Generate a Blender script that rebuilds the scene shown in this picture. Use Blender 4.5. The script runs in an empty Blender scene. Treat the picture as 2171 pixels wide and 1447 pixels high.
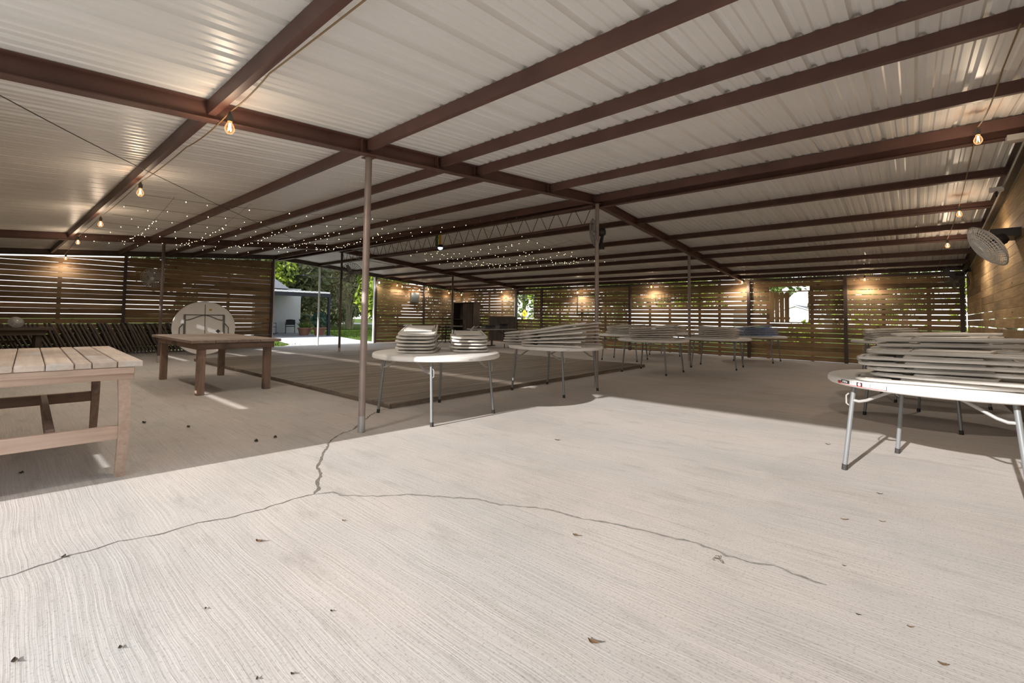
import bpy, math, random
import numpy as np
from mathutils import Vector, Matrix, Quaternion

random.seed(7)
SC = bpy.context.scene
COL = SC.collection
PI = math.pi

# ------------------------------------------------------------------ camera
F_PX, CX, CY = 975.0, 1085.5, 630.0
YAW, PITCH, ROLL = 0.7183, 0.0437, 0.0136
CAM_H = 1.17
fw = Vector((-math.sin(YAW) * math.cos(PITCH), math.cos(YAW) * math.cos(PITCH), math.sin(PITCH)))
rt = Vector((math.cos(YAW), math.sin(YAW), 0))
up = rt.cross(fw)
r2 = rt * math.cos(ROLL) + up * math.sin(ROLL)
u2 = up * math.cos(ROLL) - rt * math.sin(ROLL)
cam = bpy.data.cameras.new('camera')
cam.sensor_width = 36.0
cam.lens = F_PX / 2171 * 36
cam.shift_y = (CY - 723.5) / 2171
cam.clip_start = 0.05
cam.clip_end = 500
camo = bpy.data.objects.new('camera', cam)
COL.objects.link(camo)
camo.matrix_world = Matrix(((r2.x, u2.x, -fw.x, 0), (r2.y, u2.y, -fw.y, 0), (r2.z, u2.z, -fw.z, CAM_H), (0, 0, 0, 1)))
SC.camera = camo

# ------------------------------------------------------------------ sky, sun, exposure
SUN_EL, SUN_AZ = math.radians(20.6), math.radians(5.2)
SUN_STRENGTH, SKY_STRENGTH, EXPOSURE = 7.6, 1.65, 0.06
world = bpy.data.worlds.new('world')
SC.world = world
world.use_nodes = True
wn, wl = world.node_tree.nodes, world.node_tree.links
wn.clear()
w_out = wn.new('ShaderNodeOutputWorld')
w_bg = wn.new('ShaderNodeBackground')
w_tc = wn.new('ShaderNodeTexCoord')
w_sep = wn.new('ShaderNodeSeparateXYZ')
w_ramp = wn.new('ShaderNodeValToRGB')
w_ramp.color_ramp.elements[0].position = 0.0
w_ramp.color_ramp.elements[0].color = (1.0, 0.97, 0.93, 1)
w_ramp.color_ramp.elements[1].position = 0.8
w_ramp.color_ramp.elements[1].color = (0.72, 0.84, 1.0, 1)
wl.new(w_tc.outputs['Generated'], w_sep.inputs[0])
wl.new(w_sep.outputs['Z'], w_ramp.inputs[0])
wl.new(w_ramp.outputs[0], w_bg.inputs['Color'])
w_bg.inputs['Strength'].default_value = SKY_STRENGTH
wl.new(w_bg.outputs[0], w_out.inputs[0])

sun = bpy.data.lights.new('sun', 'SUN')
sun.energy = SUN_STRENGTH
sun.angle = math.radians(0.6)
sun.color = (1.0, 0.96, 0.925)
suno = bpy.data.objects.new('sun', sun)
COL.objects.link(suno)
sd = Vector((math.sin(SUN_AZ) * math.cos(SUN_EL), math.cos(SUN_AZ) * math.cos(SUN_EL), -math.sin(SUN_EL)))
suno.rotation_euler = sd.to_track_quat('-Z', 'Y').to_euler()
suno.location = (-6, -40, 20)

vs = SC.view_settings
vs.view_transform = 'Standard'
vs.look = 'None'
vs.gamma = 1.0
vs.use_curve_mapping = False
vs.exposure = EXPOSURE
SC.cycles.max_bounces = 6
SC.cycles.diffuse_bounces = 4
SC.cycles.use_adaptive_sampling = True
SC.cycles.adaptive_threshold = 0.06
SC.cycles.glossy_bounces = 3
SC.cycles.use_denoising = True
SC.cycles.sample_clamp_indirect = 6


# ------------------------------------------------------------------ helpers
class MB:
    """collects primitives and links them as ONE mesh object"""
    def __init__(self):
        self.v, self.f = [], []

    def _add(self, vs_, fs_):
        n = len(self.v)
        self.v += [tuple(p) for p in vs_]
        self.f += [tuple(i + n for i in f) for f in fs_]
        return self

    def box(self, c, s, M=None, ch=0.0):
        hx, hy, hz = s[0] / 2, s[1] / 2, s[2] / 2
        c = Vector(c)
        if ch <= 0:
            p = [Vector((x, y, z)) for x in (-hx, hx) for y in (-hy, hy) for z in (-hz, hz)]
            fs = [(0, 1, 3, 2), (4, 6, 7, 5), (0, 4, 5, 1), (2, 3, 7, 6), (0, 2, 6, 4), (1, 5, 7, 3)]
        else:
            p, idx = [], {}
            for sx in (-1, 1):
                for sy in (-1, 1):
                    for sz in (-1, 1):
                        for a in range(3):
                            q = [sx * (hx - ch), sy * (hy - ch), sz * (hz - ch)]
                            q[a] = (sx, sy, sz)[a] * (hx, hy, hz)[a]
                            idx[(sx, sy, sz, a)] = len(p)
                            p.append(Vector(q))
            fs = []
            for a in range(3):
                b, d = (a + 1) % 3, (a + 2) % 3
                for s_ in (-1, 1):
                    ring = []
                    for (sb, sd_) in ((-1, -1), (1, -1), (1, 1), (-1, 1)):
                        k = [0, 0, 0]
                        k[a], k[b], k[d] = s_, sb, sd_
                        ring.append(idx[(k[0], k[1], k[2], a)])
                    fs.append(ring if s_ > 0 else ring[::-1])
                for sb in (-1, 1):
                    for sd_ in (-1, 1):
                        k0, k1 = [0, 0, 0], [0, 0, 0]
                        k0[a], k1[a] = -1, 1
                        k0[b] = k1[b] = sb
                        k0[d] = k1[d] = sd_
                        q = [idx[(*k0, b)], idx[(*k1, b)], idx[(*k1, d)], idx[(*k0, d)]]
                        fs.append(q if sb * sd_ > 0 else q[::-1])
            for sx in (-1, 1):
                for sy in (-1, 1):
                    for sz in (-1, 1):
                        t = [idx[(sx, sy, sz, 0)], idx[(sx, sy, sz, 1)], idx[(sx, sy, sz, 2)]]
                        fs.append(t if sx * sy * sz > 0 else t[::-1])
        if M is not None:
            p = [M @ q for q in p]
        return self._add([q + c for q in p], fs)

    def prism(self, poly, vec):
        vec = Vector(vec)
        a = [Vector(q) for q in poly]
        b = [q + vec for q in a]
        n = len(a)
        fs = [tuple(range(n))[::-1], tuple(range(n, 2 * n))]
        fs += [(i, (i + 1) % n, n + (i + 1) % n, n + i) for i in range(n)]
        return self._add(a + b, fs)

    def sweep(self, prof, p0, p1, xdir, zdir):
        """2-D profile (a,b) in the plane xdir,zdir swept from p0 to p1"""
        p0, p1, xd, zd = Vector(p0), Vector(p1), Vector(xdir), Vector(zdir)
        return self.prism([p0 + xd * a + zd * b for a, b in prof], p1 - p0)

    def tube(self, path, r, n=8, closed=False, flat=1.0):
        P = [Vector(p) for p in path]
        m = len(P)
        rs = r if isinstance(r, (list, tuple)) else [r] * m
        T = []
        for i in range(m):
            if closed:
                t = P[(i + 1) % m] - P[i - 1]
            else:
                t = P[min(i + 1, m - 1)] - P[max(i - 1, 0)]
            T.append(t.normalized())
        ref = Vector((0, 0, 1)) if abs(T[0].z) < 0.9 else Vector((1, 0, 0))
        nrm = (ref - T[0] * ref.dot(T[0])).normalized()
        verts = []
        for i in range(m):
            if i:
                nrm = nrm - T[i] * nrm.dot(T[i])
                nrm = nrm.normalized() if nrm.length > 1e-6 else T[i].orthogonal().normalized()
            b = T[i].cross(nrm)
            for k in range(n):
                a = 2 * PI * k / n
                verts.append(P[i] + (nrm * math.cos(a) * flat + b * math.sin(a)) * rs[i])
        fs = []
        for i in range(m if closed else m - 1):
            j = (i + 1) % m
            for k in range(n):
                l = (k + 1) % n
                fs.append((i * n + k, i * n + l, j * n + l, j * n + k))
        if not closed:
            fs.append(tuple(range(n))[::-1])
            fs.append(tuple((m - 1) * n + k for k in range(n)))
        return self._add(verts, fs)

    def lathe(self, prof, n=32, c=(0, 0, 0), M=None):
        c = Vector(c)
        verts, rows = [], []
        for r, z in prof:
            if r < 1e-6:
                rows.append([len(verts)])
                verts.append(Vector((0, 0, z)))
            else:
                rows.append(list(range(len(verts), len(verts) + n)))
                verts += [Vector((r * math.cos(2 * PI * k / n), r * math.sin(2 * PI * k / n), z)) for k in range(n)]
        fs = []
        for a, b in zip(rows, rows[1:]):
            for k in range(n):
                l = (k + 1) % n
                if len(a) == 1 and len(b) == 1:
                    continue
                if len(a) == 1:
                    fs.append((a[0], b[l], b[k]))
                elif len(b) == 1:
                    fs.append((a[k], a[l], b[0]))
                else:
                    fs.append((a[k], a[l], b[l], b[k]))
        if M is not None:
            verts = [M @ q for q in verts]
        return self._add([q + c for q in verts], fs)

    def sphere(self, c, r, n=10, m=6, sz=1.0):
        return self.lathe([(max(0, r * math.sin(PI * i / m)) if 0 < i < m else 0, -r * sz * math.cos(PI * i / m)) for i in range(m + 1)], n, c)

    def mesh(self, name, smooth=None):
        me = bpy.data.meshes.new(name)
        me.from_pydata(self.v, [], self.f)
        me.validate()
        if smooth:
            me.polygons.foreach_set('use_smooth', [True] * len(me.polygons))
            me.set_sharp_from_angle(angle=math.radians(smooth))
        me.update()
        return me

    def build(self, name, mat, parent=None, smooth=None, loc=None, rot=None):
        o = bpy.data.objects.new(name, self.mesh(name, smooth))
        if mat is not None:
            o.data.materials.append(mat)
        COL.objects.link(o)
        if parent is not None:
            o.parent = parent
        if loc is not None:
            o.location = loc
        if rot is not None:
            o.rotation_euler = rot
        return o


def empty(name, loc=(0, 0, 0), rz=0.0):
    o = bpy.data.objects.new(name, None)
    o.empty_display_size = 0.1
    COL.objects.link(o)
    o.location = loc
    o.rotation_euler = (0, 0, rz)
    return o


def tag(o, label=None, cat=None, group=None, kind=None):
    if label:
        o['label'] = label
    if cat:
        o['category'] = cat
    if group:
        o['group'] = group
    if kind:
        o['kind'] = kind
    return o


def rotz(a):
    return Matrix.Rotation(a, 3, 'Z')


# ------------------------------------------------------------------ materials
def mat_new(name, rough=0.6, metal=0.0, spec=0.5):
    m = bpy.data.materials.new(name)
    m.use_nodes = True
    b = m.node_tree.nodes['Principled BSDF']
    b.inputs['Roughness'].default_value = rough
    b.inputs['Metallic'].default_value = metal
    b.inputs['Specular IOR Level'].default_value = spec
    return m, m.node_tree.nodes, m.node_tree.links, b


def N(nodes, typ, **kw):
    n = nodes.new(typ)
    for k, v in kw.items():
        if k in n.inputs.keys() if isinstance(k, str) else False:
            n.inputs[k].default_value = v
        else:
            setattr(n, k, v)
    return n


def ramp(nodes, stops):
    r = nodes.new('ShaderNodeValToRGB')
    e = r.color_ramp.elements
    while len(e) < len(stops):
        e.new(0.5)
    for i, (p, c) in enumerate(stops):
        e[i].position = p
        e[i].color = (*c, 1) if len(c) == 3 else c
    return r


def mixc(nodes, links, fac, a, b, mode='MIX'):
    m = nodes.new('ShaderNodeMix')
    m.data_type = 'RGBA'
    m.blend_type = mode
    for sock, val in ((m.inputs[0], fac), (m.inputs[6], a), (m.inputs[7], b)):
        if hasattr(val, 'is_linked') or isinstance(val, bpy.types.NodeSocket):
            links.new(val, sock)
        elif isinstance(val, (int, float)):
            sock.default_value = val
        else:
            sock.default_value = (*val, 1)
    return m.outputs[2]


def coords(nodes, links, kind='Object', scale=(1, 1, 1), loc=(0, 0, 0), rot=(0, 0, 0)):
    tc = nodes.new('ShaderNodeTexCoord')
    mp = nodes.new('ShaderNodeMapping')
    mp.inputs['Scale'].default_value = scale
    mp.inputs['Location'].default_value = loc
    mp.inputs['Rotation'].default_value = rot
    links.new(tc.outputs[kind], mp.inputs['Vector'])
    return mp.outputs[0]


def plain(name, c, rough=0.6, metal=0.0, var=0.12, scale=6.0, bump=0.0, spec=0.5):
    m, n, l, b = mat_new(name, rough, metal, spec)
    v = coords(n, l)
    t = N(n, 'ShaderNodeTexNoise')
    t.inputs['Scale'].default_value = scale
    t.inputs['Detail'].default_value = 5
    l.new(v, t.inputs['Vector'])
    r = ramp(n, [(0.3, tuple(max(0, x * (1 - var)) for x in c)), (0.7, tuple(min(1, x * (1 + var)) for x in c))])
    l.new(t.outputs['Fac'], r.inputs[0])
    l.new(r.outputs[0], b.inputs['Base Color'])
    if bump:
        bp = n.new('ShaderNodeBump')
        bp.inputs['Strength'].default_value = bump
        bp.inputs['Distance'].default_value = 0.01
        l.new(t.outputs['Fac'], bp.inputs['Height'])
        l.new(bp.outputs[0], b.inputs['Normal'])
    return m


def emit(name, c, s):
    m, n, l, b = mat_new(name)
    b.inputs['Base Color'].default_value = (*c, 1)
    b.inputs['Emission Color'].default_value = (*c, 1)
    b.inputs['Emission Strength'].default_value = s
    return m


def bulb_glass(name, tint, glow):
    m, n, l, b = mat_new(name, 0.05, 0, 0.5)
    tr = n.new('ShaderNodeBsdfTransparent')
    tr.inputs['Color'].default_value = (*tint, 1)
    em = n.new('ShaderNodeEmission')
    em.inputs['Color'].default_value = (*tint, 1)
    em.inputs['Strength'].default_value = glow
    lw = n.new('ShaderNodeLayerWeight')
    lw.inputs['Blend'].default_value = 0.35
    mx = n.new('ShaderNodeMixShader')
    l.new(lw.outputs['Facing'], mx.inputs[0])
    l.new(tr.outputs[0], mx.inputs[1])
    l.new(em.outputs[0], mx.inputs[2])
    l.new(mx.outputs[0], n['Material Output'].inputs['Surface'])
    return m


def wood(name, dark, light, rough=0.75, axis=0, knots=True, grain=1.0, randv=0.35, patch=None):
    m, n, l, b = mat_new(name, rough, 0, 0.25)
    oi = n.new('ShaderNodeObjectInfo')
    tc = n.new('ShaderNodeTexCoord')
    add = N(n, 'ShaderNodeVectorMath', operation='ADD')
    mul = N(n, 'ShaderNodeVectorMath', operation='SCALE')
    comb = n.new('ShaderNodeCombineXYZ')
    for i in range(3):
        l.new(oi.outputs['Random'], comb.inputs[i])
    l.new(comb.outputs[0], mul.inputs[0])
    mul.inputs['Scale'].default_value = 37.0
    l.new(tc.outputs['Object'], add.inputs[0])
    l.new(mul.outputs[0], add.inputs[1])
    sc = [22.0 * grain] * 3
    sc[axis] = 1.3 * grain
    mp = n.new('ShaderNodeMapping')
    mp.inputs['Scale'].default_value = sc
    l.new(add.outputs[0], mp.inputs['Vector'])
    t = n.new('ShaderNodeTexNoise')
    t.inputs['Scale'].default_value = 1.6
    t.inputs['Detail'].default_value = 7
    t.inputs['Roughness'].default_value = 0.62
    t.inputs['Distortion'].default_value = 0.5
    l.new(mp.outputs[0], t.inputs['Vector'])
    r = ramp(n, [(0.28, dark), (0.72, light)])
    l.new(t.outputs['Fac'], r.inputs[0])
    col = r.outputs[0]
    big = n.new('ShaderNodeTexNoise')
    big.inputs['Scale'].default_value = 1.1
    big.inputs['Detail'].default_value = 3
    l.new(add.outputs[0], big.inputs['Vector'])
    br = ramp(n, [(0.3, (0.72, 0.70, 0.68)), (0.7, (1.15, 1.13, 1.1))])
    l.new(big.outputs['Fac'], br.inputs[0])
    col = mixc(n, l, 1.0, col, br.outputs[0], 'MULTIPLY')
    rr = ramp(n, [(0.0, (1 - randv, 1 - randv, 1 - randv)), (1.0, (1 + randv, 1 + randv * 0.95, 1 + randv * 0.85))])
    l.new(oi.outputs['Random'], rr.inputs[0])
    col = mixc(n, l, 1.0, col, rr.outputs[0], 'MULTIPLY')
    if knots:
        ks = [7.0] * 3
        ks[axis] = 2.2
        km = n.new('ShaderNodeMapping')
        km.inputs['Scale'].default_value = ks
        l.new(add.outputs[0], km.inputs['Vector'])
        vo = n.new('ShaderNodeTexVoronoi')
        vo.inputs['Scale'].default_value = 1.0
        l.new(km.outputs[0], vo.inputs['Vector'])
        kr = ramp(n, [(0.05, (1, 1, 1)), (0.13, (0, 0, 0))])
        l.new(vo.outputs['Distance'], kr.inputs[0])
        col = mixc(n, l, kr.outputs[0], col, tuple(x * 0.28 for x in dark))
    if patch:
        pn = n.new('ShaderNodeTexNoise')
        pn.inputs['Scale'].default_value = 3.5
        pn.inputs['Detail'].default_value = 4
        l.new(add.outputs[0], pn.inputs['Vector'])
        pr_ = ramp(n, [(0.52, (0, 0, 0)), (0.72, (1, 1, 1))])
        l.new(pn.outputs['Fac'], pr_.inputs[0])
        col = mixc(n, l, pr_.outputs[0], col, patch)
    l.new(col, b.inputs['Base Color'])
    bp = n.new('ShaderNodeBump')
    bp.inputs['Strength'].default_value = 0.25
    bp.inputs['Distance'].default_value = 0.004
    l.new(t.outputs['Fac'], bp.inputs['Height'])
    l.new(bp.outputs[0], b.inputs['Normal'])
    return m


def concrete_mat():
    m, n, l, b = mat_new('broomed_concrete', 0.85, 0, 0.2)
    v = coords(n, l)
    big = N(n, 'ShaderNodeTexNoise')
    big.inputs['Scale'].default_value = 0.55
    big.inputs['Detail'].default_value = 6
    big.inputs['Roughness'].default_value = 0.6
    l.new(v, big.inputs['Vector'])
    r = ramp(n, [(0.3, (0.44, 0.42, 0.395)), (0.5, (0.51, 0.48, 0.455)), (0.72, (0.56, 0.53, 0.505))])
    l.new(big.outputs['Fac'], r.inputs[0])
    # fine broom strokes running along the building, slightly wavy
    dist = N(n, 'ShaderNodeTexNoise')
    dist.inputs['Scale'].default_value = 1.3
    dist.inputs['Detail'].default_value = 2
    l.new(v, dist.inputs['Vector'])
    dm = N(n, 'ShaderNodeVectorMath', operation='MULTIPLY_ADD')
    dm.inputs[1].default_value = (0, 0.075, 0)
    l.new(dist.outputs['Color'], dm.inputs[0])
    l.new(v, dm.inputs[2])
    mp = n.new('ShaderNodeMapping')
    mp.inputs['Scale'].default_value = (1.3, 105, 1)
    l.new(dm.outputs[0], mp.inputs['Vector'])
    st = N(n, 'ShaderNodeTexNoise')
    st.inputs['Scale'].default_value = 1.0
    st.inputs['Detail'].default_value = 4
    st.inputs['Roughness'].default_value = 0.65
    l.new(mp.outputs[0], st.inputs['Vector'])
    sr = ramp(n, [(0.34, (0.86, 0.855, 0.85)), (0.62, (1.04, 1.04, 1.04))])
    l.new(st.outputs['Fac'], sr.inputs[0])
    col = mixc(n, l, 1.0, r.outputs[0], sr.outputs[0], 'MULTIPLY')
    # pinkish and greyish clouds
    cl = N(n, 'ShaderNodeTexNoise')
    cl.inputs['Scale'].default_value = 0.9
    cl.inputs['Detail'].default_value = 4
    mp3 = n.new('ShaderNodeMapping')
    mp3.inputs['Location'].default_value = (9.1, 3.3, 0)
    mp3.inputs['Scale'].default_value = (0.6, 1.5, 1)
    l.new(v, mp3.inputs['Vector'])
    l.new(mp3.outputs[0], cl.inputs['Vector'])
    cr = ramp(n, [(0.35, (0.92, 0.94, 0.95)), (0.65, (1.03, 1.0, 0.985))])
    l.new(cl.outputs['Fac'], cr.inputs[0])
    col = mixc(n, l, 1.0, col, cr.outputs[0], 'MULTIPLY')
    # scuffed grey stains
    sm = n.new('ShaderNodeMapping')
    sm.inputs['Scale'].default_value = (1.2, 5.0, 1)
    l.new(v, sm.inputs['Vector'])
    sn = N(n, 'ShaderNodeTexNoise')
    sn.inputs['Scale'].default_value = 1.6
    sn.inputs['Detail'].default_value = 8
    sn.inputs['Roughness'].default_value = 0.72
    l.new(sm.outputs[0], sn.inputs['Vector'])
    s2 = ramp(n, [(0.53, (0, 0, 0)), (0.74, (0.6, 0.6, 0.6))])
    l.new(sn.outputs['Fac'], s2.inputs[0])
    col = mixc(n, l, s2.outputs[0], col, (0.30, 0.275, 0.25))
    # tiny pits
    pv = N(n, 'ShaderNodeTexNoise')
    pv.inputs['Scale'].default_value = 90
    pv.inputs['Detail'].default_value = 2
    l.new(v, pv.inputs['Vector'])
    pr_ = ramp(n, [(0.30, (0.75, 0.75, 0.75)), (0.45, (1, 1, 1))])
    l.new(pv.outputs['Fac'], pr_.inputs[0])
    col = mixc(n, l, 1.0, col, pr_.outputs[0], 'MULTIPLY')
    l.new(col, b.inputs['Base Color'])
    bp = n.new('ShaderNodeBump')
    bp.inputs['Strength'].default_value = 0.4
    bp.inputs['Distance'].default_value = 0.004
    l.new(st.outputs['Fac'], bp.inputs['Height'])
    l.new(bp.outputs[0], b.inputs['Normal'])
    return m


def sheet_mat():
    m, n, l, b = mat_new('white_roof_sheet', 0.36, 0, 0.5)
    v = coords(n, l)
    t = N(n, 'ShaderNodeTexNoise')
    t.inputs['Scale'].default_value = 0.8
    t.inputs['Detail'].default_value = 5
    l.new(v, t.inputs['Vector'])
    r = ramp(n, [(0.3, (0.76, 0.745, 0.715)), (0.7, (0.83, 0.82, 0.80))])
    l.new(t.outputs['Fac'], r.inputs[0])
    l.new(r.outputs[0], b.inputs['Base Color'])
    return m


def foliage_mat(name, a, b_, trans=0.25):
    m, n, l, b = mat_new(name, 0.6, 0, 0.3)
    v = coords(n, l)
    t = N(n, 'ShaderNodeTexNoise')
    t.inputs['Scale'].default_value = 1.4
    t.inputs['Detail'].default_value = 5
    l.new(v, t.inputs['Vector'])
    r = ramp(n, [(0.32, a), (0.68, b_)])
    l.new(t.outputs['Fac'], r.inputs[0])
    l.new(r.outputs[0], b.inputs['Base Color'])
    if trans:
        tr = n.new('ShaderNodeBsdfTranslucent')
        l.new(r.outputs[0], tr.inputs['Color'])
        mx = n.new('ShaderNodeMixShader')
        mx.inputs[0].default_value = trans
        out = n['Material Output']
        l.new(b.outputs[0], mx.inputs[1])
        l.new(tr.outputs[0], mx.inputs[2])
        l.new(mx.outputs[0], out.inputs['Surface'])
    return m


M = {}
M['concrete'] = concrete_mat()
M['sheet'] = sheet_mat()
M['steel'] = plain('red_oxide_steel', (0.118, 0.057, 0.046), 0.5, 0.0, 0.2, 3.0)
M['steel_dark'] = plain('dark_brown_steel', (0.088, 0.060, 0.050), 0.5, 0.0, 0.2, 3.0)
M['post'] = plain('dusty_rose_post_paint', (0.33, 0.265, 0.24), 0.38, 0.25, 0.15, 4.0)
M['pine'] = wood('treated_pine', (0.25, 0.160, 0.088), (0.43, 0.305, 0.185))
M['pine_right'] = wood('lit_pine', (0.30, 0.195, 0.095), (0.50, 0.36, 0.20), randv=0.22)  # lighter copy of the pine, warm light put into its colour
M['deck'] = wood('weathered_deck', (0.14, 0.115, 0.095), (0.25, 0.21, 0.175), 0.55, 0, False, 1.0, 0.18)
M['wash'] = wood('whitewashed_plank', (0.52, 0.43, 0.37), (0.68, 0.60, 0.54), 0.7, 0, False, 0.8, 0.12, (0.58, 0.57, 0.57))
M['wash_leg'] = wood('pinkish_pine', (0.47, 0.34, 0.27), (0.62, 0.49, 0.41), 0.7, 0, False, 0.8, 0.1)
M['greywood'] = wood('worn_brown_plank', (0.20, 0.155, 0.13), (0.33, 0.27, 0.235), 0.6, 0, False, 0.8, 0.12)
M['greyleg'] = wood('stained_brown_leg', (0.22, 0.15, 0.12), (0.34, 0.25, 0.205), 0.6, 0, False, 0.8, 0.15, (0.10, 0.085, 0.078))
M['darkwood'] = wood('dark_old_wood', (0.045, 0.034, 0.026), (0.085, 0.066, 0.050), 0.7, 0, False, 0.8, 0.15)
M['panelwood'] = wood('smoky_brown_board', (0.060, 0.047, 0.042), (0.095, 0.076, 0.068), 0.7, 2, False, 0.8, 0.15)
M['white_plastic'] = plain('white_table_plastic', (0.80, 0.785, 0.76), 0.42, 0, 0.03, 3.0)
M['ivory'] = plain('ivory_chair_plastic', (0.66, 0.63, 0.585), 0.5, 0, 0.06, 3.0)
M['ivory_seat'] = plain('ivory_seat_plastic', (0.70, 0.675, 0.635), 0.45, 0, 0.05, 3.0)
M['blue_plastic'] = plain('pale_blue_plastic', (0.27, 0.37, 0.60), 0.5, 0, 0.06, 3.0)
M['leg_metal'] = plain('grey_powder_coat', (0.23, 0.24, 0.245), 0.38, 0.35, 0.06, 3.0)
M['brace_metal'] = plain('pale_grey_brace', (0.40, 0.39, 0.375), 0.38, 0.3, 0.06, 3.0)
M['rubber'] = plain('black_rubber', (0.03, 0.028, 0.027), 0.7, 0, 0.1)
M['black'] = plain('black_metal', (0.018, 0.018, 0.020), 0.5, 0.2, 0.2)
M['brown_chair'] = plain('brown_metal_chair', (0.17, 0.14, 0.12), 0.45, 0.2, 0.2)
M['cage'] = plain('pale_grey_wire', (0.74, 0.72, 0.70), 0.4, 0.2, 0.05)
M['cage_dark'] = plain('dark_grey_wire', (0.13, 0.125, 0.12), 0.4, 0.2, 0.05)
M['blade'] = plain('pale_fan_blade', (0.55, 0.53, 0.51), 0.4, 0.0, 0.05)
M['cord'] = plain('tan_cord', (0.24, 0.155, 0.07), 0.6, 0, 0.1)
M['cord_dark'] = plain('dark_cord', (0.05, 0.042, 0.036), 0.6, 0, 0.1)
M['socket'] = plain('grey_green_socket', (0.10, 0.105, 0.09), 0.5, 0, 0.1)
M['bulb'] = bulb_glass('amber_bulb_glass', (1.0, 0.62, 0.30), 1.6)
M['filament'] = emit('filament_glow', (1.0, 0.78, 0.48), 30.0)
M['bulb_cold'] = bulb_glass('cool_bulb_glass', (0.95, 0.97, 1.0), 4.0)
M['fairy'] = emit('fairy_glow', (1.0, 0.82, 0.50), 16.0)
M['fairy_off'] = plain('unlit_fairy', (0.62, 0.60, 0.55), 0.3)
M['pvc'] = plain('white_pvc', (0.66, 0.65, 0.63), 0.4, 0, 0.03)
M['galv'] = plain('galvanised_box', (0.42, 0.42, 0.41), 0.4, 0.5, 0.08)
M['crack'] = plain('crack_filler', (0.235, 0.222, 0.200), 0.9, 0, 0.22, 30.0, 0.4)
M['crack_dark'] = plain('open_crack', (0.16, 0.145, 0.125), 0.9, 0, 0.3, 30.0, 0.4)
M['leaf'] = plain('dry_brown_leaf', (0.055, 0.038, 0.022), 0.8, 0, 0.4, 40.0)
M['leaf_tan'] = plain('dry_tan_leaf', (0.16, 0.095, 0.045), 0.8, 0, 0.4, 40.0)
M['grass'] = plain('lawn_green', (0.075, 0.115, 0.015), 0.95, 0, 0.28, 3.0, 0.6, 0.1)
M['blade_grass'] = plain('grass_blade_green', (0.09, 0.14, 0.018), 0.9, 0, 0.3, 1.0, 0.0, 0.1)
M['path'] = plain('pale_path', (0.56, 0.54, 0.52), 0.9, 0, 0.08, 2.0)
M['asphalt'] = plain('asphalt', (0.16, 0.16, 0.165), 0.9, 0, 0.1, 2.0)
M['house_white'] = plain('white_siding', (0.44, 0.44, 0.44), 0.7, 0, 0.03)
M['house_trim'] = plain('bright_white_trim', (0.78, 0.78, 0.78), 0.6, 0, 0.03)
M['navy'] = plain('navy_black_metal', (0.012, 0.013, 0.022), 0.5, 0.2, 0.15)
M['shingle'] = plain('grey_shingle', (0.13, 0.135, 0.15), 0.9, 0, 0.25, 14.0, 0.4)
M['terracotta'] = plain('terracotta', (0.21, 0.10, 0.065), 0.8, 0, 0.15, 5.0)
M['soil'] = plain('potting_soil', (0.03, 0.022, 0.016), 0.95)
M['leaf_a'] = foliage_mat('tree_green', (0.045, 0.085, 0.018), (0.13, 0.19, 0.035))
M['leaf_b'] = foliage_mat('lime_green', (0.13, 0.20, 0.02), (0.30, 0.38, 0.04))
M['leaf_c'] = foliage_mat('dark_evergreen', (0.06, 0.075, 0.035), (0.20, 0.205, 0.10), 0.4)
M['leaf_d'] = foliage_mat('olive_brush', (0.22, 0.20, 0.10), (0.46, 0.42, 0.24), 0.4)
M['leaf_e'] = foliage_mat('blue_green_leaf', (0.03, 0.07, 0.05), (0.07, 0.14, 0.09))
M['bark'] = plain('grey_bark', (0.16, 0.125, 0.095), 0.9, 0, 0.3, 8.0, 0.5)
M['bark_pale'] = plain('pale_stems', (0.48, 0.40, 0.29), 0.9, 0, 0.3, 8.0, 0.5)
M['yellow'] = plain('sign_yellow', (0.55, 0.31, 0.01), 0.5, 0, 0.04)
M['strap_yellow'] = plain('yellow_strap', (0.62, 0.38, 0.03), 0.6, 0, 0.06)
M['green_box'] = plain('green_plastic', (0.06, 0.12, 0.05), 0.5, 0, 0.1)
M['blue_lamp'] = emit('blue_dome_glow', (0.55, 0.75, 1.0), 3.0)
M['red'] = plain('label_red', (0.55, 0.05, 0.05), 0.5, 0, 0.03)
M['label_black'] = plain('label_black', (0.03, 0.03, 0.03), 0.5, 0, 0.05)
M['label_grey'] = plain('label_grey', (0.50, 0.50, 0.50), 0.5, 0, 0.05)
M['label_white'] = plain('label_white', (0.80, 0.80, 0.80), 0.5, 0, 0.02)
M['cardboard'] = plain('reddish_carton', (0.26, 0.14, 0.095), 0.8, 0, 0.1)
M['carton_pink'] = plain('pinkish_carton', (0.30, 0.20, 0.185), 0.8, 0, 0.1)
M['paper'] = plain('white_paper', (0.75, 0.74, 0.72), 0.7, 0, 0.04)
M['ply'] = plain('grey_brown_plywood', (0.135, 0.112, 0.095), 0.8, 0, 0.18, 2.0)
M['tabletop_grey'] = plain('grey_table_plastic', (0.30, 0.285, 0.275), 0.5, 0, 0.05)
M['tabletop_dark'] = plain('charcoal_table_plastic', (0.06, 0.058, 0.058), 0.5, 0, 0.05)
M['flag_white'] = plain('white_flowers', (0.70, 0.68, 0.66), 0.7, 0, 0.1)
M['electric_blue_grey'] = plain('blue_grey_box', (0.16, 0.18, 0.19), 0.5, 0.2, 0.06)

# ------------------------------------------------------------------ building geometry
XG, XA, XB, XR = -17.46, -4.15, -13.44, 0.99     # gable wall, two frames, right wall
YF, YR, YBK = -0.62, 6.85, 16.10                 # front wall, ridge, back wall
SL, SR = 0.0823, 0.0805


def zb(y):
    """underside of the rafters"""
    return 2.59 + SL * y if y < YR else 2.59 + SL * YR - SR * (y - YR)


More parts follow.
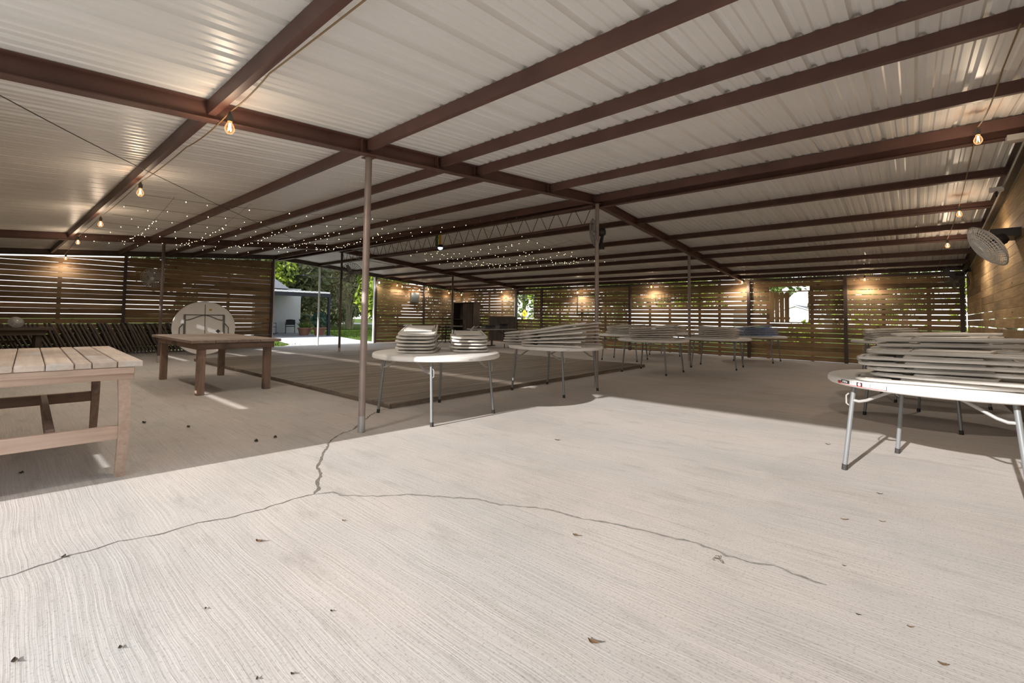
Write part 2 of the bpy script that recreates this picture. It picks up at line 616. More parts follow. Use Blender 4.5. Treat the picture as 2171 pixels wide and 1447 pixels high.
# --- outside ground and slab
lawn = MB().box((-15, 20, -0.11), (260, 240, 0.1)).build('lawn', M['grass'])
tag(lawn, kind='structure')
floor = MB().box(((XG - 0.12 + 1.6) / 2, 5.3, -0.06), (1.6 - XG + 0.12, 22.2, 0.12)).build('floor', M['concrete'])
tag(floor, kind='structure')


def strip(points, wid, z=0.0012, seed=0):
    rnd = random.Random(seed)
    dense = []
    for a, b in zip(points, points[1:]):
        a, b = Vector(a), Vector(b)
        k = max(1, int((b - a).length / 0.035))
        for i in range(k):
            q = a.lerp(b, i / k)
            d = (b - a).normalized()
            dense.append(q + Vector((-d.y, d.x)) * rnd.uniform(-0.008, 0.008))
    dense.append(Vector(points[-1]))
    m = MB()
    L = []
    for i, q in enumerate(dense):
        d = (dense[min(i + 1, len(dense) - 1)] - dense[max(0, i - 1)]).normalized()
        nn = Vector((-d.y, d.x))
        w = wid * rnd.uniform(0.45, 1.25) * (0.3 if i in (0, len(dense) - 1) else 1)
        L.append((q + nn * w / 2, q - nn * w / 2))
    vs_ = []
    for a, b in L:
        vs_ += [(a.x, a.y, z), (b.x, b.y, z)]
    m._add(vs_, [(2 * i, 2 * i + 1, 2 * i + 3, 2 * i + 2) for i in range(len(L) - 1)])
    return m


C1 = [(-2.95, -0.35), (-3.03, 0.092), (-3.066, 0.295), (-3.08, 0.495), (-3.027, 0.67), (-3.041, 0.834), (-2.987, 0.958), (-2.968, 1.154), (-2.989, 1.331), (-2.969, 1.468)]
C2 = [(-2.969, 1.468), (-3.09, 1.55), (-3.202, 1.594), (-3.257, 1.649), (-3.473, 1.733), (-3.63, 1.825), (-3.852, 1.976), (-4.101, 2.156), (-4.272, 2.351), (-4.341, 2.522), (-4.544, 2.734), (-4.83, 3.026), (-4.959, 3.203), (-5.035, 3.373)]
C3 = [(-2.969, 1.468), (-2.917, 1.561), (-2.827, 1.579), (-2.64, 1.722), (-2.534, 1.865), (-2.352, 1.992), (-2.14, 2.127), (-1.968, 2.165), (-1.847, 2.249), (-1.685, 2.324), (-1.479, 2.344), (-1.366, 2.391), (-1.212, 2.436), (-1.011, 2.472), (-0.875, 2.512), (-0.726, 2.481), (-0.621, 2.493), (-0.528, 2.533), (-0.409, 2.516), (-0.314, 2.513)]
strip(C1, 0.011, seed=1).build('crack', M['crack_dark'], floor)
strip(C2, 0.022, seed=2).build('crack', M['crack_dark'], floor)
strip(C3, 0.020, seed=3).build('crack', M['crack'], floor)

# --- roof: ceiling > roof panels, rafters, purlins, ridge truss
ceiling = empty('ceiling', (0, 0, 0))
tag(ceiling, kind='structure')


def panel_profile():
    """one 0.914 m wide sheet seen in section: three tall ribs, low ribs between"""
    pts, p = [], 0.3048
    for k in range(3):
        x0 = k * p
        pts += [(x0, 0.030), (x0 + 0.013, 0.030), (x0 + 0.034, 0.0)]
        for c in (0.105, 0.200):
            pts += [(x0 + c - 0.024, 0.0), (x0 + c - 0.012, 0.0075), (x0 + c + 0.012, 0.0075), (x0 + c + 0.024, 0.0)]
        pts += [(x0 + p - 0.034, 0.0), (x0 + p - 0.013, 0.030)]
    pts.append((3 * p, 0.030))
    return pts


def roof_panel_mesh(y0, y1, name):
    m = MB()
    pr_ = panel_profile()
    n = len(pr_)
    t = 0.0012
    z0, z1 = zb(y0) + 0.152, zb(y1) + 0.152
    vs_ = [(x, y0, z0 + z) for x, z in pr_] + [(x, y1, z1 + z) for x, z in pr_]
    vs_ += [(x, y0, z0 + z + t) for x, z in pr_] + [(x, y1, z1 + z + t) for x, z in pr_]
    fs = [(i, n + i, n + i + 1, i + 1) for i in range(n - 1)]
    fs += [(2 * n + i, 2 * n + i + 1, 3 * n + i + 1, 3 * n + i) for i in range(n - 1)]
    m._add(vs_, fs)
    me = m.mesh(name)
    me.materials.append(M['sheet'])
    return me


me_f = roof_panel_mesh(-0.80, YR, 'roof_panel')
me_b = roof_panel_mesh(YR + 0.0001, YBK + 0.30, 'roof_panel')
for k in range(21):
    for me in (me_f, me_b):
        o = bpy.data.objects.new('roof_panel', me)
        COL.objects.link(o)
        o.parent = ceiling
        o.location = (XG - 0.45 + 0.9144 * k, 0, 0)
MB().box((-8.2, YR, zb(YR) + 0.20), (19.4, 0.5, 0.01)).build('ridge_cap', M['sheet'], ceiling)


def ibeam(x, y0, y1, name, mat, w=0.10, d=0.15):
    t, tw = 0.008, 0.006
    prof = [(-w / 2, 0), (w / 2, 0), (w / 2, t), (tw / 2, t), (tw / 2, d - t), (w / 2, d - t), (w / 2, d), (-w / 2, d), (-w / 2, d - t), (-tw / 2, d - t), (-tw / 2, t), (-w / 2, t)]
    m = MB()
    m.sweep(prof, (x, y0, zb(y0)), (x, y1, zb(y1)), (1, 0, 0), (0, 0, 1))
    return m.build(name, mat, ceiling)


for x, mt in ((XG + 0.07, M['steel_dark']), (XB, M['steel']), (XA, M['steel']), (XR - 0.03, M['steel_dark'])):
    ibeam(x, -0.72, YR, 'rafter', mt)
    ibeam(x, YR, YBK + 0.1, 'rafter', mt)


def purlin(x0, x1, y, mat, d=0.105, fl=0.055, face=-1, dz=0.045, name='purlin'):
    """lipped C channel lying across the rafters; its open side faces `face` in Y"""
    t, lip = 0.004, 0.016
    s = face
    prof = [(0, 0), (s * fl, 0), (s * fl, lip), (s * (fl - t), lip), (s * (fl - t), t), (s * t, t), (s * t, d - t), (s * (fl - t), d - t), (s * (fl - t), d - lip), (s * fl, d - lip), (s * fl, d), (0, d)]
    if s > 0:
        prof = prof[::-1]
    a = math.atan(SL if y < YR else -SR)
    yd, zd = Vector((0, math.cos(a), math.sin(a))), Vector((0, -math.sin(a), math.cos(a)))
    return MB().sweep(prof, (x0, y, zb(y) + dz), (x1, y, zb(y) + dz), yd, zd).build(name, mat, ceiling)


BAYS = [(XG + 0.05, XB - 0.005), (XB + 0.005, XA - 0.005), (XA + 0.005, XR - 0.03)]
P_FRONT = [-0.62, 1.08, 2.47, 3.42, 4.02, 5.56]
P_BACK = [8.52, 10.05, 11.36, 12.27, 13.65, 14.85, 15.75]
for i, (x0, x1) in enumerate(BAYS):
    for y in P_FRONT:
        yy = y + (0.28 if (y == 4.02 and i < 2) else 0) + (0.18 if (y == 3.42 and i < 2) else 0)
        purlin(x0, x1, yy, M['steel'], face=1)
    for y in P_BACK:
        purlin(x0, x1, y, M['steel'], face=-1)
    purlin(x0, x1, YR - 0.012, M['steel'], face=1, dz=0.02, name='ridge_purlin', d=0.12, fl=0.06)
    purlin(x0, x1, YR + 0.17, M['steel'], face=-1, dz=-0.035, name='ridge_purlin', d=0.12, fl=0.06)
# web stiffener plates where purlins meet frame A
for y in (2.40, 3.36, 3.96, 5.50):
    MB().box((XA + 0.028, y, zb(y) + 0.075), (0.045, 0.006, 0.13)).build('stiffener', M['steel'], ceiling)

# open-web ridge truss
TR0, TR1 = Vector((XA - 0.02, 6.87, 0)), Vector((XB + 0.02, 7.27, 0))
truss = empty('truss')
truss.parent = ceiling
for dz, nm in ((3.125, 'top_chord'), (2.815, 'bottom_chord')):
    a, b = TR0 + Vector((0, 0, dz)), TR1 + Vector((0, 0, dz))
    m = MB()
    for s in (-1, 1):
        m.box((a + b) / 2 + Vector((0, s * 0.016, 0)), ((b - a).length, 0.026, 0.026), rotz(math.atan2((b - a).y, (b - a).x)))
    m.build(nm, M['steel'], truss)
nv = 23
for i in range(nv):
    for j in (0, 1):
        ta, tb = (i + 0.5 * j + 0.04) / nv, (i + 0.5 * j + 0.46) / nv
        pa, pb = TR0.lerp(TR1, ta), TR0.lerp(TR1, tb)
        za, zc = (3.125, 2.815) if j == 0 else (2.815, 3.125)
        MB().tube([(pa.x, pa.y, za), (pb.x, pb.y, zc)], 0.0065, 6).build('web_rod', M['steel_dark'], truss)


# --- slatted walls
def clip_poly(poly, a, b):
    """keep the part of (u,z) polygon with z <= a + b*u"""
    out = []
    for p, q in zip(poly, poly[1:] + poly[:1]):
        fp, fq = a + b * p[0] - p[1], a + b * q[0] - q[1]
        if fp >= 0:
            out.append(p)
        if (fp > 0) != (fq > 0) and abs(fp - fq) > 1e-9:
            t = fp / (fp - fq)
            out.append((p[0] + (q[0] - p[0]) * t, p[1] + (q[1] - p[1]) * t))
    return out


def board(wall, axis, plane, u0, u1, z0, z1, mat, thick=0.024, tilt=0.0, clip=None, name='board'):
    """horizontal board; axis 'x' runs along X at Y=plane, 'y' along Y at X=plane. local X is its length"""
    poly = [(u0, z0), (u1, z0), (u1, z1), (u0, z1)]
    if clip:
        poly = clip_poly(poly, *clip)
    if len(poly) < 3:
        return None
    uc, zc = (u0 + u1) / 2, (z0 + z1) / 2
    m = MB().prism([(u - uc, thick / 2, z - zc) for u, z in poly], (0, -thick, 0))
    o = m.build(name, mat, wall)
    if axis == 'x':
        o.location = (uc, plane, zc)
        o.rotation_euler = (0, tilt, 0)
    else:
        o.location = (plane, uc, zc)
        o.rotation_mode = 'QUATERNION'
        o.rotation_quaternion = Quaternion((0, 0, 1), PI / 2) @ Quaternion((0, 1, 0), tilt)
    return o


rw = random.Random(21)
# back wall
wall_back = empty('wall_back', (0, 0, 0))
tag(wall_back, kind='structure')
BZ = 2.44
BP = [XG, -13.78, -12.33, -8.11, -3.98, -1.46, XR]
for x in BP[1:-1]:
    MB().box((x, YBK - 0.02, 1.24), (0.085, 0.085, 2.48)).build('post', M['steel_dark'], wall_back)
MB().box((XR - 0.07, YBK - 0.02, 1.24), (0.085, 0.085, 2.48)).build('post', M['steel_dark'], wall_back)
MB().box(((XG + XR) / 2, YBK - 0.01, 2.455), (XR - XG, 0.07, 0.075)).build('eave_beam', M['steel_dark'], wall_back)
PITCH_B = 0.1385
W1 = (-13.94, -12.78, 1.18, 2.10)
W2 = (-3.40, -2.33, 1.12, 2.10)
cols = [(XG, -12.33), (-12.33, -8.11), (-8.11, -3.98), (-3.98, XR)]
for ci, (a, b) in enumerate(cols):
    z = 0.012
    row = 0
    while z < BZ - 0.05:
        gap = rw.choice([0.012, 0.015, 0.018, 0.020, 0.024]) if rw.random() > 0.08 else 0.004
        if row >= 15:
            gap = rw.choice([0.003, 0.010, 0.016])
        if ci == 2 and row in (7, 8, 9, 11, 12):
            gap = 0.030
        top = min(z + PITCH_B - gap, BZ - 0.012)
        if BZ - top < 0.06:
            top = BZ - 0.014
        segs = [(a, b)]
        for wx0, wx1, wz0, wz1 in (W1, W2):
            if top > wz0 + 0.01 and z < wz1 - 0.01:
                ns = []
                for s0, s1 in segs:
                    if wx1 <= s0 or wx0 >= s1:
                        ns.append((s0, s1))
                    else:
                        if wx0 > s0:
                            ns.append((s0, wx0))
                        if wx1 < s1:
                            ns.append((wx1, s1))
                segs = ns
        for s0, s1 in segs:
            L = s1 - s0
            board(wall_back, 'x', YBK + 0.05, s0 + 0.002, s1 - 0.002, z, top, M['pine'], tilt=rw.uniform(-1, 1) * 0.006 / max(L, 1.0))
        z += PITCH_B
        row += 1
for x in (-16.6, -15.6, -14.75, -11.4, -10.3, -9.2, -7.35, -6.6, -5.55, -4.9, -3.45, -2.28, -0.62, 0.3):
    MB().box((x, YBK + 0.08, 1.2), (0.085, 0.03, 2.4)).build('batten', M['pine'], wall_back)
# unglazed window openings with timber frames
for wi, (x0, x1, z0, z1) in enumerate((W1, W2)):
    w = empty('window_%d' % (wi + 1), ((x0 + x1) / 2, YBK + 0.05, z0))
    tag(w, kind='structure')
    hw, hh, t = (x1 - x0) / 2, z1 - z0, 0.03
    fm = M['house_trim'] if wi == 0 else M['pine_right']
    for nm, c, s in (('side_frame', (-hw + t / 2, 0, hh / 2), (t, 0.07, hh)), ('side_frame', (hw - t / 2, 0, hh / 2), (t, 0.07, hh)),
                     ('sill', (0, 0, t / 2), (2 * hw - 2 * t, 0.07, t)), ('head_frame', (0, 0, hh - t / 2), (2 * hw - 2 * t, 0.07, t))):
        MB().box(c, s).build(nm, fm, w)
    if wi == 1:
        sh = empty('shutter')
        sh.parent = w
        sx0 = -hw + 0.02
        for k in range(4):
            MB().box((0, 0, 0), (0.90, 0.022, 0.118)).build('shutter_board', M['pine_right'], sh, loc=(sx0 + 0.065 + k * 0.134, -0.062, hh / 2 - 0.01), rot=(0, PI / 2, 0))
        for zz in (0.14, hh - 0.16):
            MB().box((0, 0, 0), (0.52, 0.02, 0.07)).build('shutter_rail', M['pine_right'], sh, loc=(sx0 + 0.265, 0.055, zz))

# gable wall on the left with the tall opening
wall_left = empty('wall_left', (0, 0, 0))
tag(wall_left, kind='structure')
gcols = [(-0.6, 2.66), (2.66, 6.81), (10.98, 13.60), (13.60, YBK)]
for ci, (a, b) in enumerate(gcols):
    clip = (2.59 - 0.035, SL) if b < YR else (2.59 + SL * YR + SR * YR - 0.035, -SR)
    z = 0.012 + 0.02 * (ci % 2)
    row = 0
    while z < 3.1:
        gap = rw.choice([0.009, 0.012, 0.014, 0.017]) if rw.random() > 0.2 else 0.003
        if ci < 2 and z > 1.85:
            gap = rw.choice([0.003, 0.006, 0.010, 0.012])
        if ci >= 2:
            gap = rw.choice([0.014, 0.018, 0.022])
        top = z + PITCH_B - gap
        board(wall_left, 'y', XG, a + 0.003, b - 0.003, z, top, M['pine'], tilt=rw.uniform(-1, 1) * 0.005 / (b - a), clip=clip)
        z += PITCH_B
        row += 1
for y, mt in ((2.66, M['steel_dark']), (6.77, M['steel_dark']), (13.60, M['steel_dark']), (11.02, M['steel_dark'])):
    h = zb(y)
    MB().box((XG + 0.06, y, h / 2), (0.07, 0.07, h)).build('post', mt, wall_left)
MB().box((XG + 0.02, 6.83, zb(6.8) / 2), (0.10, 0.035, zb(6.8) - 0.01)).build('sunlit_edge', M['house_trim'], wall_left)  # bright white strip painting the sunlit board ends
MB().box((XG + 0.02, 10.96, zb(10.98) / 2), (0.10, 0.035, zb(10.98) - 0.01)).build('sunlit_edge', M['house_trim'], wall_left)  # sunlit edge painted white on the other side too
MB().tube([(XG + 0.03, 8.53, 0), (XG + 0.03, 8.53, zb(8.53))], 0.033, 12).build('opening_post', M['house_trim'], wall_left, 40)
for y in (1.3, 5.4, 12.2, 14.8):
    h = zb(y) - 0.06
    MB().box((XG - 0.03, y, h / 2), (0.03, 0.085, h)).build('batten', M['pine'], wall_left)

# right gable wall
wall_right = empty('wall_right', (0, 0, 0))
tag(wall_right, kind='structure')
rcols = [(-0.6, 4.3), (4.3, 7.9), (7.9, 11.05), (11.05, 12.9), (12.9, YBK)]
for ci, (a, b) in enumerate(rcols):
    z, row = 0.012, 0
    while z < 3.2:
        gap = 0.003 if rw.random() < 0.75 else 0.006
        if 1.0 < z + PITCH_B < 1.5 and ci >= 3:
            gap = rw.choice([0.016, 0.024, 0.020])
        if ci == 2 and 1.05 < z + PITCH_B < 1.2:
            gap = 0.026
        top = z + PITCH_B - gap
        for (p, q) in ([(a, b)] if not (a < YR < b) else [(a, YR), (YR, b)]):
            cl = (2.59 - 0.01, SL) if q <= YR + 1e-6 else (2.59 + SL * YR + SR * YR - 0.01, -SR)
            board(wall_right, 'y', XR + 0.03, p + 0.002, q - 0.002, z, top, M['pine_right'], tilt=rw.uniform(-1, 1) * 0.004 / (q - p), clip=cl)
        z += PITCH_B
        row += 1
for y in (-0.5, 4.3, 7.9, 11.05, 12.9):
    MB().box((XR + 0.075, y, zb(y) / 2), (0.05, 0.09, zb(y))).build('batten', M['pine'], wall_right)
k = 0
y = 5.6
while y < 15.7:
    MB().box((XR - 0.012, y + 0.6, 0.475), (0.03, 1.196, 0.95)).build('lower_panel', M['ply'], wall_right)
    y += 1.2

# front wall (behind the camera on the left): closed boards, a few open joints let strips of sun in
wall_front = empty('wall_front', (0, 0, 0))
tag(wall_front, kind='structure')
FX1 = -4.36
edges = [0.0, 0.135, 0.27, 0.40, 0.49, 0.63, 0.77, 0.91, 1.067, 1.21, 1.35, 1.50, 1.64, 1.78, 1.92, 2.06, 2.20, 2.34, 2.475]
slots = {4: [(-5.2, -4.72)], 8: [(-8.25, -6.5)], 11: [(-15.9, -13.8)], 15: [(-15.9, -13.8)]}
for r in range(len(edges) - 1):
    cuts = [XG, -15.9, -13.8, -8.25, -6.5, -5.2, -4.72, FX1] if (r + 1) in slots else [XG, -13.8, -9.0, FX1]
    for a, b in zip(cuts, cuts[1:]):
        top = edges[r + 1] + 0.002
        for s0, s1 in slots.get(r + 1, []):
            if a >= s0 - 0.01 and b <= s1 + 0.01:
                top = edges[r + 1] - (0.020 if r == 3 else 0.042)
        board(wall_front, 'x', YF, a, b, edges[r], top, M['pine'])
for x in (XG + 0.05, -13.4, -9.0, FX1 + 0.01):
    MB().box((x, YF + 0.06, 1.25), (0.09, 0.09, 2.5)).build('post', M['steel_dark'], wall_front)


# ------------------------------------------------------------------ steel posts
def pipe_post(x, y, z0, z1, label, mat=None, r=0.034, foot=True):
    o = empty('steel_post', (x, y, z0))
    tag(o, label, 'post')
    mat = mat or M['post']
    MB().tube([(0, 0, 0.0), (0, 0, z1 - z0)], r, 20).build('pole', mat, o, 40)
    if foot:
        m = MB()
        m.tube([(0, 0, 0.004), (0, 0, 0.16)], [r * 1.10, r * 1.03], 16)
        m.build('foot_sleeve', M['galv'], o, 40)
    MB().box((0, 0, z1 - z0 - 0.004), (0.12, 0.10, 0.008)).build('cap_plate', M['steel'], o)
    return o


pipe_post(-4.21, 2.54, 0, zb(2.54), 'tall pinkish steel pipe post in front of the platform corner, nearest the camera')
pipe_post(-4.08, 6.87, 0, zb(6.87), 'steel pipe post carrying the ridge truss behind the second round table')
pipe_post(-4.21, 11.53, 0, zb(11.53), 'thin steel pipe post between the third and fourth round tables', M['post'])
pipe_post(-13.44, 7.27, 0.0, zb(7.27), 'dark steel pipe post at the far end of the ridge truss with a round fan', M['steel_dark'])
pipe_post(-13.40, 2.73, 0, zb(2.73), 'dark steel pipe post beside the upright round table and leaning chairs', M['steel_dark'])
pipe_post(-13.30, 11.75, 0, zb(11.75), 'far dark steel pipe post in front of the tall cabinet corner', M['steel_dark'])

# ------------------------------------------------------------------ low wooden platform
deck = empty('wooden_platform', (-9.15, 7.05, 0))
tag(deck, 'low weathered wooden dance platform of long planks in the middle of the floor', 'platform')
DX0, DX1, DY0, DY1, DH = -13.25, -5.0, 3.40, 10.72, 0.062
np_ = 60
pw = (DX1 - DX0) / np_
me_pl = MB().box((0, 0, 0), (DY1 - DY0 - 0.004, pw - 0.004, 0.026)).mesh('plank')
me_pl.materials.append(M['deck'])
for i in range(np_):
    o = bpy.data.objects.new('plank', me_pl)
    COL.objects.link(o)
    o.parent = deck
    o.location = (DX0 + (i + 0.5) * pw + 9.15, 0.01 + random.uniform(-0.004, 0.004), DH - 0.013 + random.uniform(-0.0015, 0.0012))
    o.rotation_euler = (0, 0, PI / 2)
for nm, c, s in (('edge_joist', ((DX0 + DX1) / 2 + 9.15, DY0 + 0.02 - 7.05, 0.017), (DX1 - DX0, 0.035, 0.034)), ('edge_joist', ((DX0 + DX1) / 2 + 9.15, DY1 - 0.02 - 7.05, 0.017), (DX1 - DX0, 0.035, 0.034)),
                 ('edge_joist', (DX0 + 0.02 + 9.15, 0, 0.017), (0.035, DY1 - DY0 - 0.08, 0.034)), ('edge_joist', (DX1 - 0.02 + 9.15, 0, 0.017), (0.035, DY1 - DY0 - 0.08, 0.034))):
    MB().box(c, s).build(nm, M['deck'], deck)


# ------------------------------------------------------------------ wooden tables
def plank_part(name, parent, mat, c, size, rot=None, ch=0.004):
    """box part whose local X is the long axis"""
    s = list(size)
    ax = max(range(3), key=lambda i: s[i])
    if ax == 0:
        o = MB().box((0, 0, 0), s, ch=ch).build(name, mat, parent)
        e = (0, 0, 0)
    elif ax == 1:
        o = MB().box((0, 0, 0), (s[1], s[0], s[2]), ch=ch).build(name, mat, parent)
        e = (0, 0, PI / 2)
    else:
        o = MB().box((0, 0, 0), (s[2], s[1], s[0]), ch=ch).build(name, mat, parent)
        e = (0, PI / 2, 0)
    o.location = c
    o.rotation_euler = e
    return o


# near whitewashed table, long axis along X, turned slightly
tA = empty('farm_table', (-5.26, 0.376, 0), math.radians(-2.4))
tag(tA, 'whitewashed wooden farm table with bowed front leg, nearest at the left edge', 'table')
LA = 2.02
ws = [0.118, 0.140, 0.143, 0.137, 0.089, 0.134, 0.144]
yy = -sum(ws) / 2 - 0.01
for w in ws:
    plank_part('top_plank', tA, M['wash'], (random.uniform(-0.008, 0.008), yy + w / 2, 0.80), (LA, w - 0.006, 0.040), ch=0.004)
    yy += w
for s in (-1, 1):
    plank_part('apron', tA, M['wash_leg'], (s * 0.985, -0.005, 0.755), (0.035, 0.80, 0.045))
    plank_part('apron', tA, M['wash_leg'], (s * 0.965, -0.005, 0.712), (0.035, 0.80, 0.045))
    plank_part('apron', tA, M['wash_leg'], (0, s * 0.375, 0.735), (1.86, 0.035, 0.085))
for sx in (-1, 1):
    for sy in (-1, 1):
        m = MB()
        n = 9
        ring = []
        for i in range(n):
            t = i / (n - 1)
            bow = 0.011 * math.sin(PI * t) if (sx > 0 and sy > 0) else 0.004 * math.sin(PI * t)
            wv = 0.033 - 0.006 * (1 - t) ** 2
            for (a, b) in ((-1, -1), (1, -1), (1, 1), (-1, 1)):
                ring.append((a * wv, b * wv + bow * 1.3, t * 0.735))
        fs = [tuple(i * 4 + k for k in (0, 1, 2, 3))[::-1] if i == 0 else tuple(i * 4 + k for k in (0, 1, 2, 3)) for i in (0, n - 1)]
        for i in range(n - 1):
            for k in range(4):
                l_ = (k + 1) % 4
                fs.append((i * 4 + k, i * 4 + l_, (i + 1) * 4 + l_, (i + 1) * 4 + k))
        m._add(ring, fs)
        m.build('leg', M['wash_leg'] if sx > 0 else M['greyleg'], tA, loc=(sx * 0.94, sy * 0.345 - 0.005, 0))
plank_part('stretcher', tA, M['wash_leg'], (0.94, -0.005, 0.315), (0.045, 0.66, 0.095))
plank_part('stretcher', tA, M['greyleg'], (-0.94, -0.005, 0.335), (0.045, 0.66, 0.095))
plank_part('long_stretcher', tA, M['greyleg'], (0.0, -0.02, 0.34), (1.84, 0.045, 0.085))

# second farm table
tB = empty('farm_table', (-8.83, 2.53, 0), math.radians(-1.0))
tag(tB, 'worn brown wooden farm table with thick square legs beside the platform', 'table')
for i in range(4):
    plank_part('top_plank', tB, M['greywood'], (random.uniform(-0.01, 0.01), -0.455 + i * 0.303, 0.765), (2.52, 0.298, 0.042), ch=0.004)
for sx in (-1, 1):
    plank_part('apron', tB, M['greyleg'], (sx * 1.18, 0, 0.697), (0.04, 1.04, 0.092))
    plank_part('apron', tB, M['greyleg'], (0, sx * 0.50, 0.697), (2.30, 0.04, 0.092))
    for sy in (-1, 1):
        plank_part('leg', tB, M['greyleg'], (sx * 1.12, sy * 0.445, 0.325), (0.098, 0.098, 0.65))

# dark picnic table at the far left
tC = empty('farm_table', (-14.85, 0.15, 0), 0)
tag(tC, 'dark wooden table in shadow at the far left in front of the leaning chairs', 'table')
for i in range(4):
    plank_part('top_plank', tC, M['darkwood'], (-0.47 + i * 0.315, 0, 0.775), (0.305, 1.75, 0.045))
for sy in (-1, 1):
    plank_part('apron', tC, M['darkwood'], (0, sy * 0.72, 0.70), (1.10, 0.04, 0.10))
for sx in (-1, 1):
    plank_part('apron', tC, M['darkwood'], (sx * 0.55, 0, 0.70), (0.04, 1.48, 0.10))
    for sy in (-1, 1):
        plank_part('leg', tC, M['darkwood'], (sx * 0.47, sy * 0.64, 0.325), (0.10, 0.10, 0.65))
plank_part('foot_rail', tC, M['darkwood'], (0.1, -0.15, 0.50), (0.06, 0.9, 0.05))

# ------------------------------------------------------------------ round folding tables
RT = 0.762


def round_table(loc, rz, label, group=None, mark=None):
    o = empty('round_table', (*loc, 0), rz)
    tag(o, label, 'table', 'white round folding tables')
    if 'top' not in RTM:
        prof = [(0, 0.694), (RT - 0.04, 0.694), (RT - 0.035, 0.682), (RT - 0.012, 0.682), (RT, 0.692), (RT, 0.718), (RT - 0.006, 0.733), (RT - 0.02, 0.740), (0, 0.740)]
        me = MB().lathe(prof, 72).mesh('tabletop', 50)
        me.materials.append(M['white_plastic'])
        RTM['top'] = me
        for nm, (x, y) in {'a': (1, 1), 'b': (1, -1), 'c': (-1, 1), 'd': (-1, -1)}.items():
            me = MB().tube([(x * 0.44, y * 0.445, 0.69), (x * 0.505, y * 0.475, 0.03)], 0.0165, 14).mesh('leg', 50)
            me.materials.append(M['leg_metal'])
            ft = MB().tube([(x * 0.5035, y * 0.4745, 0.045), (x * 0.508, y * 0.476, 0.0)], 0.0195, 14).mesh('foot_cap', 50)
            ft.materials.append(M['rubber'])
            J = Vector((x * 0.456, y * 0.452, 0.555))
            br = MB().tube([J, J + Vector((-x * 0.05, 0, -0.004)), J + Vector((-x * 0.10, 0, 0.012)), (x * 0.22, y * 0.452, 0.645), (x * 0.13, y * 0.452, 0.69)], 0.0115, 10).mesh('brace', 50)
            br.materials.append(M['brace_metal'])
            lk = MB().tube([J + Vector((x * 0.022, 0, 0.05)), J + Vector((x * 0.040, 0, 0.03)), J + Vector((x * 0.040, 0, -0.03)), J + Vector((x * 0.022, 0, -0.045))], 0.006, 6).mesh('latch', 50)
            lk.materials.append(M['brace_metal'])
            RTM[nm] = (me, ft, br, lk)
        me = MB().tube([(0.44, -0.445, 0.678), (0.44, 0.445, 0.678)], 0.012, 10).mesh('cross_bar', 50)
        me.materials.append(M['leg_metal'])
        RTM['bar'] = me

    def lk(name, me, parent, flip=False):
        q = bpy.data.objects.new(name, me)
        COL.objects.link(q)
        q.parent = parent
        if flip:
            q.rotation_euler = (0, 0, PI)
        return q
    lk('tabletop', RTM['top'], o)
    for nm in 'abcd':
        me, ft, br, la = RTM[nm]
        g = lk('leg', me, o)
        lk('foot_cap', ft, g)
        lk('brace', br, o)
        lk('latch', la, g)
    lk('cross_bar', RTM['bar'], o)
    lk('cross_bar', RTM['bar'], o, True)
    if mark is not None:
        m = MB()
        a0, a1 = mark - 0.035, mark + 0.035
        curved(m, RT + 0.0008, a0, a1, 0.700, 0.708, 6)
        m.build('rim_mark', M['label_grey'], o)
    return o


def curved(m, r, a0, a1, z0, z1, n=8, t=0.0008):
    """thin sheet curved round the Z axis"""
    vs_, fs = [], []
    for i in range(n + 1):
        a = a0 + (a1 - a0) * i / n
        for rr, z in ((r, z0), (r, z1), (r - t, z0), (r - t, z1)):
            vs_.append((rr * math.cos(a), rr * math.sin(a), z))
    for i in range(n):
        b = 4 * i
        fs.append((b, b + 4, b + 5, b + 1))
    m._add(vs_, fs)
    return m


RTM = {}
TABLES = {
    'T1': ((-4.39, 3.65), 0.0, 'white round folding table with two separate chair stacks, beside the pink post'),
    'T2': ((-4.40, 6.12), 0.0, 'white round folding table second in the row, heaped with ivory folded chairs'),
    'T3': ((-4.40, 9.83), 0.0, 'white round folding table third in the row, right of the ridge post'),
    'T4': ((-3.70, 12.03), math.radians(6), 'white round folding table just right of the thin back post'),
    'T5': ((-3.45, 14.80), 0.0, 'white round folding table below the open shutter with bluish chairs on it'),
    'T6': ((-6.28, 12.15), math.radians(8), 'white round folding table half hidden behind the third table in the row'),
    'T9': ((-6.12, 15.02), 0.0, 'white round folding table standing farthest back against the rear slats'),
    'T7': ((0.195, 4.83), math.radians(-18.6), 'large white round folding table at the right edge with a printed rim label'),
    'T8': ((0.19, 7.50), math.radians(-33), 'white round folding table directly behind the big right-hand table'),
    'T10': ((0.17, 9.42), math.radians(12), 'white round folding table third along the right wall'),
    'T11': ((-0.42, 14.02), 0.0, 'white round folding table in the back right corner by the wall post'),
}
TOBJ = {}
for kx, (loc, rz, lab) in TABLES.items():
    mk = None
    if kx in ('T2', 'T3', 'T7', 'T1'):
        # small moulded mark on the rim, on the side towards the opening
        mk = {'T2': math.atan2(-0.63, 0.74), 'T3': math.atan2(-0.77, 0.62), 'T7': math.atan2(-0.95, 0.60) - rz, 'T1': -0.2}[kx]
    TOBJ[kx] = round_table(loc, rz, lab, mark=mk)

# printed label on the rim of the big right table
t7 = TOBJ['T7']
rz7 = TABLES['T7'][1]
lab = empty('rim_label')
lab.parent = t7
A0, A1 = math.radians(211) - rz7, math.radians(243) - rz7
la = lambda u: A0 + (A1 - A0) * u
rr0 = RT + 0.0012


def lab_part(nm, mat, u0, u1, v0, v1, lift=0.0):
    m = MB()
    z0, z1 = 0.6935, 0.7275
    curved(m, rr0 + lift, la(u0), la(u1), z0 + (z1 - z0) * v0, z0 + (z1 - z0) * v1, 6)
    return m.build(nm, mat, lab)


